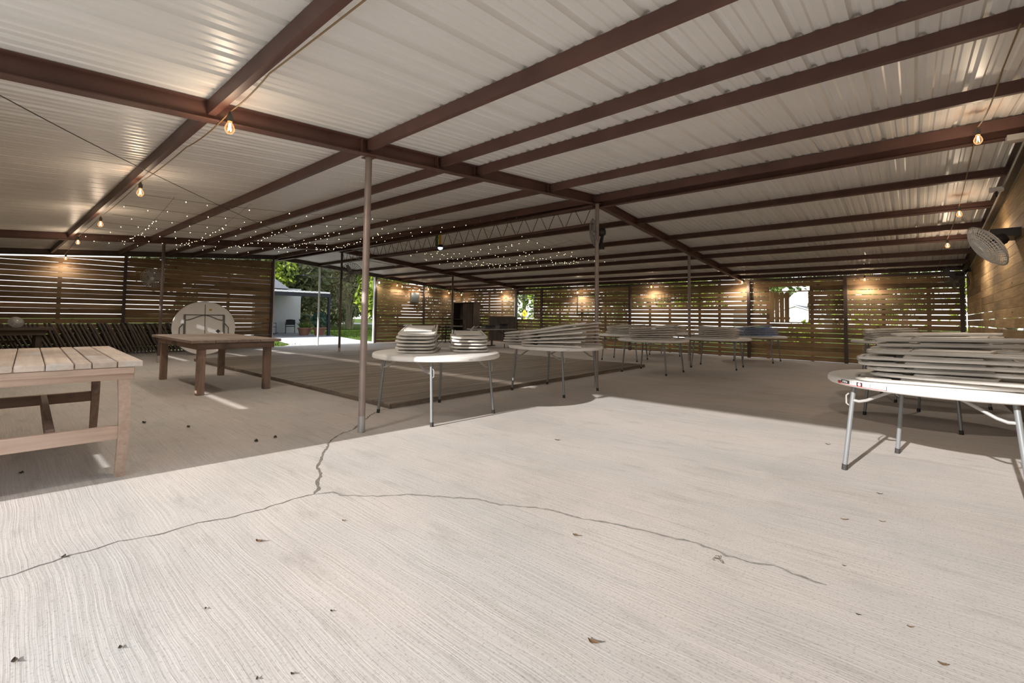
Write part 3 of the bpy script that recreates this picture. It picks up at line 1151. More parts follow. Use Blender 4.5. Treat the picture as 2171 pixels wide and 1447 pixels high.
lab_part('label_base', M['label_white'], 0, 1, 0, 1)
lab_part('label_stripe', M['red'], 0.0, 1.0, 0.0, 0.12, 0.0004)
lab_part('label_corner', M['red'], 0.0, 0.10, 0.12, 0.62, 0.0004)
lab_part('label_swoosh', M['label_black'], 0.02, 0.16, 0.45, 0.62, 0.0006)
lab_part('label_title', M['label_black'], 0.11, 0.33, 0.20, 0.95, 0.0004)
for u0, u1, v0, v1 in ((0.145, 0.175, 0.4, 0.82), (0.183, 0.193, 0.4, 0.82), (0.201, 0.225, 0.4, 0.82), (0.233, 0.243, 0.4, 0.82), (0.25, 0.275, 0.4, 0.70)):
    lab_part('label_letter', M['label_white'], u0, u1, v0, v1, 0.0008)
lab_part('label_strip', M['label_grey'], 0.345, 0.385, 0.15, 0.9, 0.0004)
lab_part('label_picture', M['label_grey'], 0.40, 0.475, 0.15, 0.9, 0.0004)
lab_part('label_seal_back', M['label_black'], 0.485, 0.60, 0.12, 0.95, 0.0004)
lab_part('label_picture', M['label_grey'], 0.615, 0.66, 0.5, 0.9, 0.0004)
lab_part('label_divider', M['label_black'], 0.735, 0.742, 0.12, 0.95, 0.0004)
lab_part('label_picture', M['label_grey'], 0.88, 0.985, 0.35, 0.95, 0.0004)
lab_part('label_divider', M['label_black'], 0.99, 1.0, 0.0, 1.0, 0.0004)
# round seal
for rad, mt, lf, nm in ((0.0148, M['red'], 0.0008, 'label_seal_ring'), (0.0118, M['label_white'], 0.0012, 'label_seal')):
    uc = 0.542
    m = MB()
    vs_ = []
    for i in range(20):
        a = 2 * PI * i / 20
        ang = la(uc) + rad * math.cos(a) / RT
        vs_.append(((rr0 + lf) * math.cos(ang), (rr0 + lf) * math.sin(ang), 0.7112 + rad * math.sin(a)))
    m._add(vs_, [tuple(range(20))])
    m.build(nm, mt, lab)


# ------------------------------------------------------------------ folded chairs
def chair_meshes(frame_mat, seat_mat, key):
    """a folded resin chair lying flat; local X from the rounded back end (-) to the leg tips (+)"""
    if key in CHM:
        return CHM[key]
    W = 0.215
    cor = []
    pts = [(0.47, -0.195, 0.0145), (0.10, -0.205, 0.0145), (-0.33, -W, 0.0145)]
    for i in range(1, 6):
        a = PI / 2 * i / 6
        pts.append((-0.33 - 0.115 * math.sin(a), -W + 0.115 * (1 - math.cos(a)), 0.0145))
    pts.append((-0.445, -0.10, 0.0145))
    full = pts + [(x, -y, z) for x, y, z in pts[::-1]]
    fr = MB().tube(full, 0.0120, 8).mesh('frame', 50)
    fr.materials.append(frame_mat)
    rl = MB()
    for s in (-1, 1):
        rl.tube([(0.43, s * 0.163, 0.018), (0.15, s * 0.176, 0.018), (-0.08, s * 0.180, 0.016)], 0.0100, 8)
    rl.tube([(0.36, -0.165, 0.018), (0.36, 0.165, 0.018)], 0.008, 6)
    rl = rl.mesh('rear_legs', 50)
    rl.materials.append(frame_mat)
    bk = MB()
    n = 9
    vs_, fs = [], []
    for i in range(n):
        y = -0.205 + 0.41 * i / (n - 1)
        dz = 0.014 * (abs(y) / 0.205) ** 2
        dx = 0.0 if abs(y) < 0.13 else -0.0
        for x, z in ((-0.425 + 0.035 * (abs(y) / 0.205) ** 4, 0.004), (-0.245, 0.004), (-0.245, 0.016), (-0.425 + 0.035 * (abs(y) / 0.205) ** 4, 0.016)):
            vs_.append((x, y, z + dz))
    for i in range(n - 1):
        for k2 in range(4):
            l2 = (k2 + 1) % 4
            fs.append((i * 4 + k2, i * 4 + l2, (i + 1) * 4 + l2, (i + 1) * 4 + k2))
    fs += [(0, 1, 2, 3), tuple((n - 1) * 4 + q for q in (3, 2, 1, 0))]
    bk._add(vs_, fs)
    bk = bk.mesh('backrest', 40)
    bk.materials.append(seat_mat)
    st = MB().box((0.005, 0, 0.026), (0.40, 0.335, 0.018), ch=0.007).mesh('seat', 40)
    st.materials.append(seat_mat)
    CHM[key] = (fr, rl, bk, st)
    return CHM[key]


CHM = {}
ORD = ['bottom', 'second', 'third', 'fourth', 'fifth', 'sixth', 'seventh', 'eighth', 'ninth', 'tenth']


def folded_chair(key, mats, matrix, label, group, name='folding_chair', cat='chair'):
    fr, rl, bk, st = chair_meshes(mats[0], mats[1], key)
    o = bpy.data.objects.new(name, None)
    o.empty_display_size = 0.05
    COL.objects.link(o)
    o.matrix_world = matrix
    tag(o, label, cat, group)
    for nm, me in (('frame', fr), ('rear_legs', rl), ('backrest', bk), ('seat', st)):
        q = bpy.data.objects.new(nm, me)
        COL.objects.link(q)
        q.parent = o
    return o


IV = (M['ivory'], M['ivory_seat'])
BL = (M['blue_plastic'], M['ivory'])


def chair_stack(cx, cy, deg, n, where, seed, key='ivory', mats=IV, pitch=0.0385, fan_tilt=0.6, jit=1.0, word='ivory plastic'):
    rnd = random.Random(seed)
    for i in range(n):
        a = math.radians(deg + rnd.uniform(-4, 4) * jit)
        tilt = math.radians(fan_tilt * i)
        dx, dy = rnd.uniform(-0.025, 0.025) * jit, rnd.uniform(-0.02, 0.02) * jit
        z = 0.7425 + i * pitch + 0.47 * math.sin(tilt)
        mw = Matrix.Translation((cx + dx, cy + dy, z)) @ Matrix.Rotation(a, 4, 'Z') @ Matrix.Rotation(-tilt, 4, 'Y')
        lev = 'top chair' if i == n - 1 else ('bottom chair' if i == 0 else ORD[i] + ' chair up')
        folded_chair(key, mats, mw, '%s folding chair, %s %s' % (word, lev, where), 'folded ivory chairs stacked on tables')


chair_stack(-4.66, 3.58, 136, 6, 'in the left stack on the nearest table', 1, fan_tilt=1.2)
chair_stack(-4.40, 4.17, 140, 5, 'in the right stack on the nearest table', 2, fan_tilt=1.0)
chair_stack(-4.72, 5.92, 30, 5, 'in the left stack on the second table', 3, fan_tilt=1.3)
chair_stack(-4.13, 5.70, 26, 6, 'in the front right stack on the second table', 4, fan_tilt=1.9)
chair_stack(-4.36, 6.52, 34, 7, 'in the rear stack on the second table', 5, fan_tilt=1.2)
chair_stack(-4.30, 9.52, 24, 6, 'in the front stack on the third table', 6, fan_tilt=1.0)
chair_stack(-4.46, 10.10, 28, 6, 'in the rear stack on the third table', 7, fan_tilt=0.8)
chair_stack(-3.66, 11.72, 200, 6, 'in the front stack right of the thin post', 8, fan_tilt=0.8)
chair_stack(-3.72, 12.32, 196, 6, 'in the rear stack right of the thin post', 9, fan_tilt=0.8)
chair_stack(-3.50, 14.50, 22, 6, 'in the front stack under the shutter', 10, 'blue', BL, fan_tilt=1.2, word='bluish plastic')
chair_stack(-3.46, 15.08, 20, 5, 'in the rear stack under the shutter', 11, 'blue', BL, fan_tilt=0.9, word='bluish plastic')
chair_stack(-6.20, 11.90, 26, 6, 'in the front stack on the half hidden table', 12, fan_tilt=0.7)
chair_stack(-6.30, 12.45, 22, 6, 'in the rear stack on the half hidden table', 13, fan_tilt=0.7)
chair_stack(-6.10, 15.0, 30, 6, 'stacked on the farthest table by the rear slats', 14, fan_tilt=0.7)
chair_stack(0.16, 4.42, -5, 6, 'in the front stack on the right-hand labelled table', 15, fan_tilt=0.25, jit=2.2)
chair_stack(0.20, 4.98, -3, 8, 'in the rear stack on the right-hand labelled table', 16, fan_tilt=0.25, jit=2.2)
chair_stack(0.24, 7.25, -4, 8, 'in the front stack behind the labelled table', 17, fan_tilt=0.3)
chair_stack(0.28, 7.82, 2, 7, 'in the rear stack behind the labelled table', 18, fan_tilt=0.3)
chair_stack(0.22, 9.40, 8, 7, 'on the third table along the right wall', 19, fan_tilt=0.3)
chair_stack(-0.44, 13.78, 18, 7, 'in the front stack in the back right corner', 20, fan_tilt=0.6)
chair_stack(-0.40, 14.32, 14, 6, 'in the rear stack in the back right corner', 21, fan_tilt=0.6)

# folded brown chairs leaning in a row against the left slats
BR = (M['brown_chair'], M['brown_chair'])
UNITS = ['', 'first', 'second', 'third', 'fourth', 'fifth', 'sixth', 'seventh', 'eighth', 'ninth', 'tenth', 'eleventh', 'twelfth', 'thirteenth', 'fourteenth', 'fifteenth', 'sixteenth', 'seventeenth', 'eighteenth', 'nineteenth']
TENS = {2: ('twenty', 'twentieth'), 3: ('thirty', 'thirtieth'), 4: ('forty', 'fortieth'), 5: ('fifty', 'fiftieth'), 6: ('sixty', 'sixtieth')}


def ordinal(k):
    if k < 20:
        return UNITS[k]
    a, b = TENS[k // 10]
    return b if k % 10 == 0 else a + '-' + UNITS[k % 10]


nrow = 56
for i in range(nrow):
    y = 5.10 - i * 0.086
    lean = math.radians(24 + random.uniform(-2.5, 2.5))
    # chair X (length) points down, chair Y along world X, chair thickness along Y
    ex = Vector((0, math.sin(lean), -math.cos(lean)))
    ey = Vector((1, 0, 0))
    ez = ex.cross(ey)
    ez = ez * 1.7
    org = Vector((-16.95 + random.uniform(-0.03, 0.03), y, 0.0)) - ex * 0.485 + Vector((0, 0, 0.008))
    mw = Matrix(((ex.x, ey.x, ez.x, org.x), (ex.y, ey.y, ez.y, org.y), (ex.z, ey.z, ez.z, org.z), (0, 0, 0, 1)))
    folded_chair('brown', BR, mw, 'brown folding chair leaning in the row by the left slats, %s from the upright table' % ordinal(i + 1), 'leaning brown folding chairs')

# round table standing on edge, underside towards us
ut = empty('upright_round_table', (-15.15, 4.12, 0))
ut.rotation_mode = 'QUATERNION'
ut.rotation_quaternion = Quaternion((0, 0, 1), math.radians(-8)) @ Quaternion((0, 1, 0), math.radians(-9))
tag(ut, 'white round table standing on its edge with folded dark legs showing', 'table')
MX = Matrix(((0, 0, -1), (0, 1, 0), (1, 0, 0)))       # disc axis along local -X
cz = RT
prof = [(0, -0.02), (RT - 0.03, -0.02), (RT - 0.03, -0.035), (RT - 0.008, -0.035), (RT, -0.025), (RT, 0.005), (RT - 0.01, 0.015), (0, 0.015)]
MB().lathe(prof, 64, (0, 0, cz), MX).build('tabletop', M['white_plastic'], ut, 50)
X0 = 0.035
for s in (-1, 1):
    MB().tube([(X0, s * 0.47, cz + 0.36), (X0, s * 0.47, cz - 0.42)], 0.026, 10, flat=0.6).build('folded_leg', M['cage_dark'], ut, 50)
    MB().tube([(X0, s * 0.50, cz + 0.12), (X0, s * 0.585, cz), (X0, s * 0.585, cz - 0.22), (X0, s * 0.53, cz - 0.34)], 0.012, 8).build('side_brace', M['cage_dark'], ut, 50)
MB().tube([(X0, -0.49, cz + 0.37), (X0, 0.49, cz + 0.37)], 0.011, 8).build('cross_bar', M['cage_dark'], ut)
MB().tube([(X0 + 0.01, -0.44, cz + 0.22)] + [(X0 + 0.01, 0.44 * t, cz + 0.22 + 0.14 * (math.cos(PI * t / 1.0) * 0.5 + 0.5)) for t in (-0.9, -0.7, -0.5, -0.3, -0.1, 0.1, 0.3, 0.5, 0.7, 0.9)] + [(X0 + 0.01, 0.44, cz + 0.22)], 0.011, 8).build('curved_brace', M['cage_dark'], ut)
MB().box((0.022, 0.01, cz), (0.008, 0.018, 1.36)).build('centre_seam', M['cage_dark'], ut)
MB().box((0.022, 0.33, cz - 0.10), (0.006, 0.085, 0.085), Matrix.Rotation(PI / 4, 3, 'X')).build('diamond_sticker', M['label_black'], ut)
MB().box((0.022, 0.14, cz + 0.52), (0.006, 0.07, 0.05)).build('yellow_sticker', M['strap_yellow'], ut)


# ------------------------------------------------------------------ fans
def fan(name, label, loc, normal, dia, wall_pt=None, cage_mat=None, motor_mat=None, blade_mat=None, depth=0.16, spokes=40, rings=9, wire=0.0022, arm=True):
    cage_mat = cage_mat or M['cage']
    motor_mat = motor_mat or M['black']
    blade_mat = blade_mat or M['blade']
    o = empty(name, loc)
    o.rotation_mode = 'QUATERNION'
    o.rotation_quaternion = Vector(normal).to_track_quat('Z', 'Y')
    tag(o, label, 'fan')
    R = dia / 2
    m = MB()
    # local +Z is the blowing side
    def zf(r):
        return depth / 2 * (1 - (r / R) ** 4) if r < R else 0
    for i in range(1, rings + 1):
        r = R * i / rings
        for s in (1, -1):
            m.tube([(r * math.cos(2 * PI * k / 28), r * math.sin(2 * PI * k / 28), s * zf(r)) for k in range(28)], wire * (2.6 if i == rings else 1), 4, closed=True)
    for k in range(spokes):
        a = 2 * PI * k / spokes
        for s in (1, -1):
            m.tube([(r * math.cos(a), r * math.sin(a), s * zf(r)) for r in (0.05 * R, 0.4 * R, 0.7 * R, 0.88 * R, R)], wire, 4)
    m.build('cage', cage_mat, o)
    MB().lathe([(0, depth / 2 + 0.012), (R * 0.16, depth / 2 + 0.010), (R * 0.18, depth / 2 - 0.004), (0, depth / 2 - 0.006)], 20).build('badge', cage_mat, o, 40)
    bl = MB()
    for k in range(3):
        a = 2 * PI * k / 3
        vs_, fs = [], []
        for i in range(6):
            r = R * (0.15 + 0.74 * i / 5)
            wv = R * (0.14 + 0.20 * math.sin(PI * (0.25 + 0.55 * i / 5)))
            for s in (-1, 1):
                aa = a + s * wv / r * 0.5
                vs_.append((r * math.cos(aa), r * math.sin(aa), s * 0.022))
        for i in range(5):
            fs.append((2 * i, 2 * i + 1, 2 * i + 3, 2 * i + 2))
        n0 = len(vs_)
        vs_ += [(x, y, z - 0.003) for x, y, z in vs_]
        fs += [tuple(n0 + q for q in f[::-1]) for f in fs]
        bl._add(vs_, fs)
    bl.lathe([(0, 0.03), (R * 0.16, 0.025), (R * 0.18, -0.03), (0, -0.03)], 16)
    bl.build('blades', blade_mat, o, 40)
    MB().lathe([(0, -depth / 2 - 0.13), (0.055, -depth / 2 - 0.12), (0.072, -depth / 2 - 0.09), (0.072, -depth / 2 - 0.02), (0.05, -depth / 2 + 0.02), (0, -depth / 2 + 0.02)], 18).build('motor', motor_mat, o, 40)
    if wall_pt is not None:
        M4 = Matrix.Translation(loc) @ o.rotation_quaternion.to_matrix().to_4x4()
        inv = M4.inverted()
        p0 = inv @ Vector(wall_pt)
        p1 = Vector((0, 0, -depth / 2 - 0.08))
        br = MB().tube([p0, p0.lerp(p1, 0.85), p1], [0.028, 0.028, 0.022], 8)
        br.build('bracket', motor_mat, o)
        MB().box(p0, (0.10, 0.10, 0.10), inv.to_3x3()).build('mount_plate', motor_mat, o)
    return o


wf = fan('wall_fan', 'pale grey round wall fan tilted down on the right plank wall', (0.70, 8.12, 2.13), (-0.80, -0.22, -0.52), 0.56, None, spokes=48, rings=10, wire=0.0034, depth=0.15)
inv = (Matrix.Translation((0.70, 8.12, 2.13)) @ wf.rotation_quaternion.to_matrix().to_4x4()).inverted()
m = MB()
pa, pb = inv @ Vector((0.75, 8.52, 2.31)), inv @ Vector((1.0, 8.52, 2.31))
m.box((pa + pb) / 2, (0.27, 0.50, 0.10), inv.to_3x3())
m.build('bracket', M['black'], wf)
MB().tube([inv @ Vector((0.80, 8.35, 2.27)), (0, 0, -0.12)], 0.022, 8).build('tilt_arm', M['black'], wf)
fan('post_fan', 'round fan with dark motor clamped high on the ridge post, seen edge-on', (-4.17, 6.93, 2.66), (-0.93, -0.42, -0.1), 0.50, (-4.06, 6.95, 2.42), M['galv'], M['black'], depth=0.14, spokes=30, rings=7, wire=0.003)
fan('post_fan', 'round wire fan seen from behind at the far end of the truss', (-13.22, 7.48, 2.50), (0.75, -0.55, -0.15), 0.62, (-13.42, 7.30, 2.62), M['cage_dark'], M['cage_dark'], M['galv'], spokes=26, rings=6, wire=0.003)
fan('wall_fan', 'small grey fan hanging on the left slatted wall above the leaning chairs', (-16.95, 3.22, 2.19), (0.92, -0.3, -0.2), 0.56, (-17.42, 3.22, 2.22), M['cage'], M['cage_dark'], spokes=26, rings=6, wire=0.003)
fan('wall_fan', 'dark fan high in the back right corner of the pavilion', (0.72, 14.6, 2.22), (-0.6, -0.55, -0.45), 0.60, (0.99, 14.9, 2.42), M['cage_dark'], M['black'], M['cage_dark'], spokes=26, rings=6, wire=0.003)
fan('table_fan', 'pale fan head behind the dark table at the far left edge', (-15.25, 0.47, 0.915), (0.85, 0.2, 0.45), 0.25, (-15.27, 0.46, 0.80), M['cage'], M['galv'], M['cage'], spokes=30, rings=8, wire=0.003)


# ------------------------------------------------------------------ string lights
BULB_W, BULB_FILL, FAIRY_FILL = 6.0, 44.0, 22.0  # bulb glow, then the strengths of the two sets of added fill spots


def fill_spot(parent, p, watts, col=(1.0, 0.87, 0.72)):
    """unseen downward spot, added as fill to brighten the shaded interior"""
    lt = bpy.data.lights.new('fill_light', 'SPOT')
    lt.energy = watts
    lt.color = col
    lt.spot_size = math.radians(168)
    lt.spot_blend = 0.6
    lt.shadow_soft_size = 0.05
    lo = bpy.data.objects.new('fill_light', lt)
    COL.objects.link(lo)
    lo.parent = parent
    lo.location = p
    return lo



def bulb_at(parent, p, mat=None, size=1.0, power=1.0):
    b = empty('bulb', p)
    b.parent = parent
    s = size
    gl = MB().lathe([(0, -0.062 * s), (0.016 * s, -0.058 * s), (0.028 * s, -0.040 * s), (0.030 * s, -0.024 * s), (0.024 * s, -0.004 * s), (0.014 * s, 0.014 * s), (0.012 * s, 0.022 * s), (0, 0.022 * s)], 14)
    gl.build('glass', mat or M['bulb'], b, 60)
    fm = MB()
    for k in range(4):
        a = PI / 4 + k * PI / 2
        fm.tube([(0.004 * s * math.cos(a), 0.004 * s * math.sin(a), 0.012 * s), (0.011 * s * math.cos(a), 0.011 * s * math.sin(a), -0.042 * s)], 0.0028 * s, 5)
    fm.build('filament', M['filament'], b)
    lt = bpy.data.lights.new('bulb_light', 'POINT')
    lt.energy = BULB_W * power
    lt.color = (1.0, 0.80, 0.58) if mat is None else (0.95, 0.97, 1.0)
    lt.shadow_soft_size = 0.04
    lo = bpy.data.objects.new('bulb_light', lt)
    COL.objects.link(lo)
    lo.parent = b
    lo.location = (0, 0, -0.12)
    fill_spot(b, (0, 0, -0.09), BULB_FILL * power)  # added fill below the bulb, beyond its own glow
    MB().lathe([(0, 0.020 * s), (0.0165 * s, 0.022 * s), (0.018 * s, 0.060 * s), (0.011 * s, 0.072 * s), (0.006 * s, 0.085 * s), (0, 0.085 * s)], 12).build('socket', M['socket'], b, 40)
    return b


def catenary(a, b, sag, n=14):
    a, b = Vector(a), Vector(b)
    return [a.lerp(b, i / n) - Vector((0, 0, sag * 4 * (i / n) * (1 - i / n))) for i in range(n + 1)]


def string_light(label, pts, bulbs, sags, cord_mat, cold=(), r=0.005, power=1.0, dim=()):
    o = empty('string_light', pts[0])
    tag(o, label, 'string light')
    base = Vector(pts[0])
    path = []
    for i in range(len(pts) - 1):
        c = catenary(pts[i], pts[i + 1], sags[i] if i < len(sags) else 0.03)
        path += c if not path else c[1:]
    MB().tube([p - base for p in path], r, 6).build('cord', cord_mat, o)
    for i, p in enumerate(bulbs):
        q = Vector(p) - base
        # the cord's nearest point holds the socket
        bulb_at(o, q, M['bulb_cold'] if i in cold else None, 1.15, power * (0.3 if i in dim else 1.0))
        near = min(path, key=lambda t: (t - Vector(p) - Vector((0, 0, 0.10))).length)
        MB().tube([q + Vector((0, 0, 0.095)), near - base], 0.004, 5).build('drop_wire', cord_mat, o)
    return o


zl = 2.63
string_light('tan cord of warm bulbs running under the first left purlin', [(-1.2, 1.16, 2.70), (-3.05, 1.12, 2.69), (-3.90, 1.17, 2.715), (-4.9, 1.13, 2.66), (-6.82, 1.14, 2.70), (-9.81, 1.16, 2.70), (-12.86, 1.19, 2.71), (-17.25, 1.35, 2.70)],
             [(-3.91, 1.17, 2.61), (-6.82, 1.14, 2.60), (-9.81, 1.16, 2.60), (-12.86, 1.19, 2.61), (-17.2, 1.37, 2.62)], [0.005, 0.02, 0.03, 0.015, 0.02, 0.02, 0.02], M['cord'], dim=(4,))
string_light('cord of warm bulbs hanging along the right plank wall', [(0.50, 3.9, 2.92), (0.50, 4.6, 2.95), (0.51, 6.38, 3.115), (0.54, 9.53, 2.93), (0.50, 11.81, 2.75), (0.46, 15.6, 2.50)],
             [(0.51, 6.38, 3.01), (0.54, 9.53, 2.83), (0.50, 11.81, 2.65)], [0.0, 0.06, 0.03, 0.03, 0.02], M['cord'])
string_light('cord of warm bulbs along the top of the back slats', [(0.46, 15.6, 2.50), (-1.0, 15.85, 2.46), (-4.11, 15.85, 2.50), (-7.15, 15.85, 2.47), (-10.31, 15.85, 2.45), (-14.5, 15.85, 2.46), (-17.2, 15.85, 2.44)],
             [(-1.0, 15.85, 2.36), (-4.11, 15.85, 2.41), (-7.15, 15.85, 2.37), (-10.31, 15.85, 2.24), (-14.5, 15.85, 2.37)], [0.01, 0.02, 0.02, 0.03, 0.03, 0.02], M['cord_dark'], power=0.75)
string_light('drooping cord of bulbs along the left wall right of the opening', [(-17.25, 10.9, 2.78), (-17.25, 11.98, 2.66), (-17.25, 12.85, 2.50), (-17.25, 13.72, 2.58), (-17.25, 15.01, 2.46), (-17.2, 15.85, 2.43)],
             [(-17.25, 11.07, 2.61), (-17.25, 11.98, 2.54), (-17.25, 12.25, 2.50), (-17.25, 12.85, 2.37), (-17.25, 13.2, 2.41), (-17.25, 13.72, 2.47), (-17.25, 15.01, 2.35), (-17.2, 15.80, 2.30)], [0.02, 0.05, 0.05, 0.02, 0.02], M['cord_dark'], cold=(0,), power=0.16)

# tiny fairy lights festooned under the roof: uncountable
rf = random.Random(5)
dots, dots_off, wires = MB(), MB(), MB()
ICO = None


def dot(m, p, r):
    p = Vector(p)
    v = [p + Vector(q) * r for q in ((1, 0, 0), (-1, 0, 0), (0, 1, 0), (0, -1, 0), (0, 0, 1.3), (0, 0, -1.3))]
    m._add(v, [(0, 2, 4), (2, 1, 4), (1, 3, 4), (3, 0, 4), (2, 0, 5), (1, 2, 5), (3, 1, 5), (0, 3, 5)])


def fairy(a, b, sag, lit=(0, 1)):
    c = catenary(a, b, sag, 10)
    wires.tube(c, 0.0022, 4)
    L = (Vector(b) - Vector(a)).length
    k = int(L / 0.24)
    for i in range(k + 1):
        t = i / max(1, k)
        s = t * 10
        j = min(9, int(s))
        q = c[j].lerp(c[j + 1], s - j) - Vector((rf.uniform(-0.02, 0.02), rf.uniform(-0.02, 0.02), rf.uniform(0.01, 0.05)))
        if lit[0] <= t <= lit[1] and rf.random() < 0.8:
            dot(dots, q, rf.uniform(0.0038, 0.0058))
        else:
            dot(dots_off, q, 0.007)


for i in range(7):
    x0 = -12.8 + i * 1.1
    xa = -13.2 + i * 0.95
    fairy((xa, 1.25, zb(1.25) + 0.0), (x0 + 0.4, 6.7, zb(6.7) - 0.02), 0.16, (0.0, 1.0 if i < 6 else 0.6))
for i in range(5):
    fairy((-7.4 + i * 0.1, 1.6 + i * 0.9, zb(1.6 + i * 0.9) - 0.01), (-13.2, 1.9 + i * 1.1, zb(1.9 + i * 1.1)), 0.14, (0.25, 1))
for i in range(8):
    x0 = -10.8 + i * 0.62
    fairy((x0, 7.15, zb(7.15) - 0.02), (x0 + rf.uniform(-0.3, 0.6), 10.6 + 0.12 * i, zb(10.6 + 0.12 * i) + 0.01), 0.22, (0.1, 1))
for i in range(4):
    fairy((-6.0, 8.2 + i * 0.75, zb(8.2 + i * 0.75)), (-10.8, 8.3 + i * 0.8, zb(8.3 + i * 0.8)), 0.16, (0.1, 0.95))
fl = empty('fairy_lights', (0, 0, 0))
tag(fl, 'net of tiny warm fairy lights strung under the middle of the roof', 'fairy lights', kind='stuff')
for nm, mm, mt in (('lit_lamps', dots, M['fairy']), ('unlit_lamps', dots_off, M['fairy_off']), ('wire', wires, M['cord_dark'])):
    q = mm.build(nm, mt, fl)
    q['kind'] = 'stuff'

for x in (-12.4, -10.6, -8.8, -7.0):
    for y in (2.6, 4.9, 8.4, 10.3):
        fill_spot(fl, (x, y, zb(y) - 0.17), FAIRY_FILL)  # unseen fill spots added at the fairy net to lift the interior

# roof services: a thin cable and pale conduits
cb = MB().tube(catenary((-3.9, -0.5, 2.62), (-5.93, 0.99, 2.645), 0.02) + catenary((-5.93, 0.99, 2.645), (-12.9, 6.6, 3.03), 0.06)[1:], 0.004, 5).build('ceiling_cable', M['cord_dark'])
tag(cb, 'thin dark cable stretched diagonally under the left roof slope', 'cable')
cd = MB().tube([(XB + 0.1, 7.23, 3.17), (XG + 0.1, 6.86, 3.10)], 0.014, 8).build('conduit_pipe', M['pvc'])
tag(cd, 'pale conduit pipe running from the truss post to the opening', 'pipe')
cd = MB().tube([(XB - 0.02, 7.55, 3.02), (XB - 0.02, 9.3, 2.90)], 0.013, 8).build('conduit_pipe', M['pvc'])
tag(cd, 'pale conduit pipe along the far rafter right of the truss', 'pipe')
jb = empty('junction_box', (0.80, 6.75, 3.04))
tag(jb, 'grey junction box with conduit under the ridge at the right wall', 'junction box')
MB().box((0, 0, 0), (0.12, 0.12, 0.06)).build('box', M['galv'], jb)
MB().tube([(0.0, 0, 0.0), (0.08, 0.02, 0), (0.10, 1.5, -0.08), (0.10, 4.2, -0.27)], 0.011, 8).build('conduit', M['galv'], jb)
jb2 = empty('junction_box', (0.84, 8.6, 2.92))
tag(jb2, 'small pale lamp holder on the right wall conduit above the fan', 'junction box')
MB().box((0, 0, 0), (0.13, 0.09, 0.05)).build('box', M['pvc'], jb2)
MB().tube([(0, 0, -0.02), (0.0, 0.02, -0.09)], 0.012, 6).build('pull_switch', M['black'], jb2)

# party lamp hanging off the truss
pl = empty('party_lamp', (-8.41, 7.02, 2.86))
tag(pl, 'glowing blue dome lamp strapped with yellow below the ridge truss', 'lamp')
MB().lathe([(0, 0.07), (0.05, 0.065), (0.065, 0.02), (0.065, 0.0), (0, 0.0)], 18, (0, 0, -0.06)).build('housing', M['black'], pl, 40)
MB().lathe([(0.06, 0.0), (0.058, -0.02), (0.04, -0.045), (0, -0.058)], 18, (0, 0, -0.06)).build('dome', M['blue_lamp'], pl, 60)
MB().box((-0.02, 0, 0.14), (0.055, 0.03, 0.26)).build('yellow_strap', M['strap_yellow'], pl)
MB().box((-0.14, 0.0, 0.13), (0.05, 0.04, 0.30)).build('green_clamp', M['green_box'], pl)

# ------------------------------------------------------------------ things at the far left-back corner
cab = empty('tall_cabinet', (-16.55, 15.55, 0))
tag(cab, 'tall dark wooden cabinet in the far corner with one open side', 'cabinet')
MB().box((0, 0.22, 0.93), (1.42, 0.02, 1.86)).build('back_panel', M['panelwood'], cab)
for x in (-0.70, 0.02, 0.70):
    MB().box((x, 0, 0.93), (0.03, 0.45, 1.86)).build('side_panel', M['panelwood'], cab)
MB().box((0, 0, 1.86), (1.46, 0.48, 0.03)).build('top_panel', M['panelwood'], cab)
for zz in (0.12, 0.66, 1.05):
    MB().box((-0.34, 0, zz), (0.68, 0.42, 0.022)).build('shelf', M['panelwood'], cab)
for i in range(6):
    MB().box((0.085 + i * 0.105, -0.225, 0.93), (0.098, 0.016, 1.78)).build('door_board', M['panelwood'], cab)
MB().tube([(0.09, -0.25, 0.85), (0.09, -0.25, 1.0)], 0.008, 6).build('handle', M['galv'], cab)

bp_ = empty('stage_panel', (-12.42, 13.6, 0))
tag(bp_, 'dark upright wooden panel with vertical boards standing behind the far tables', 'panel')
for i in range(6):
    MB().box((-0.565 + i * 0.226, 0, 0.72), (0.216, 0.022, 0.96)).build('board', M['panelwood'], bp_)
for zz in (0.36, 1.08):
    MB().box((0, 0.03, zz), (1.35, 0.035, 0.09)).build('rail', M['panelwood'], bp_)
for x in (-0.60, 0.60):
    MB().box((x, 0.07, 0.6), (0.07, 0.05, 1.2)).build('leg', M['panelwood'], bp_)
    MB().box((x, 0.0, 0.02), (0.07, 0.5, 0.04)).build('foot', M['panelwood'], bp_)


def rect_table(loc, rz, L, Wd, label, mat, leg_mat):
    o = empty('folding_table', loc, rz)
    tag(o, label, 'table')
    MB().box((0, 0, 0.722), (L, Wd, 0.036), ch=0.008).build('tabletop', mat, o)
    for s in (-1, 1):
        x = s * (L / 2 - 0.22)
        for t in (-1, 1):
            MB().tube([(x, t * Wd * 0.36, 0.705), (x + s * 0.06, t * Wd * 0.40, 0.0)], 0.014, 8).build('leg', leg_mat, o)
        MB().tube([(x + s * 0.04, -Wd * 0.39, 0.22), (x + s * 0.04, Wd * 0.39, 0.22)], 0.010, 8).build('leg_bar', leg_mat, o)
        MB().tube([(x + s * 0.01, 0, 0.66), (x - s * 0.10, 0, 0.50), (x - s * 0.30, 0, 0.60), (x - s * 0.42, 0, 0.70)], 0.010, 8).build('brace', leg_mat, o)
    return o


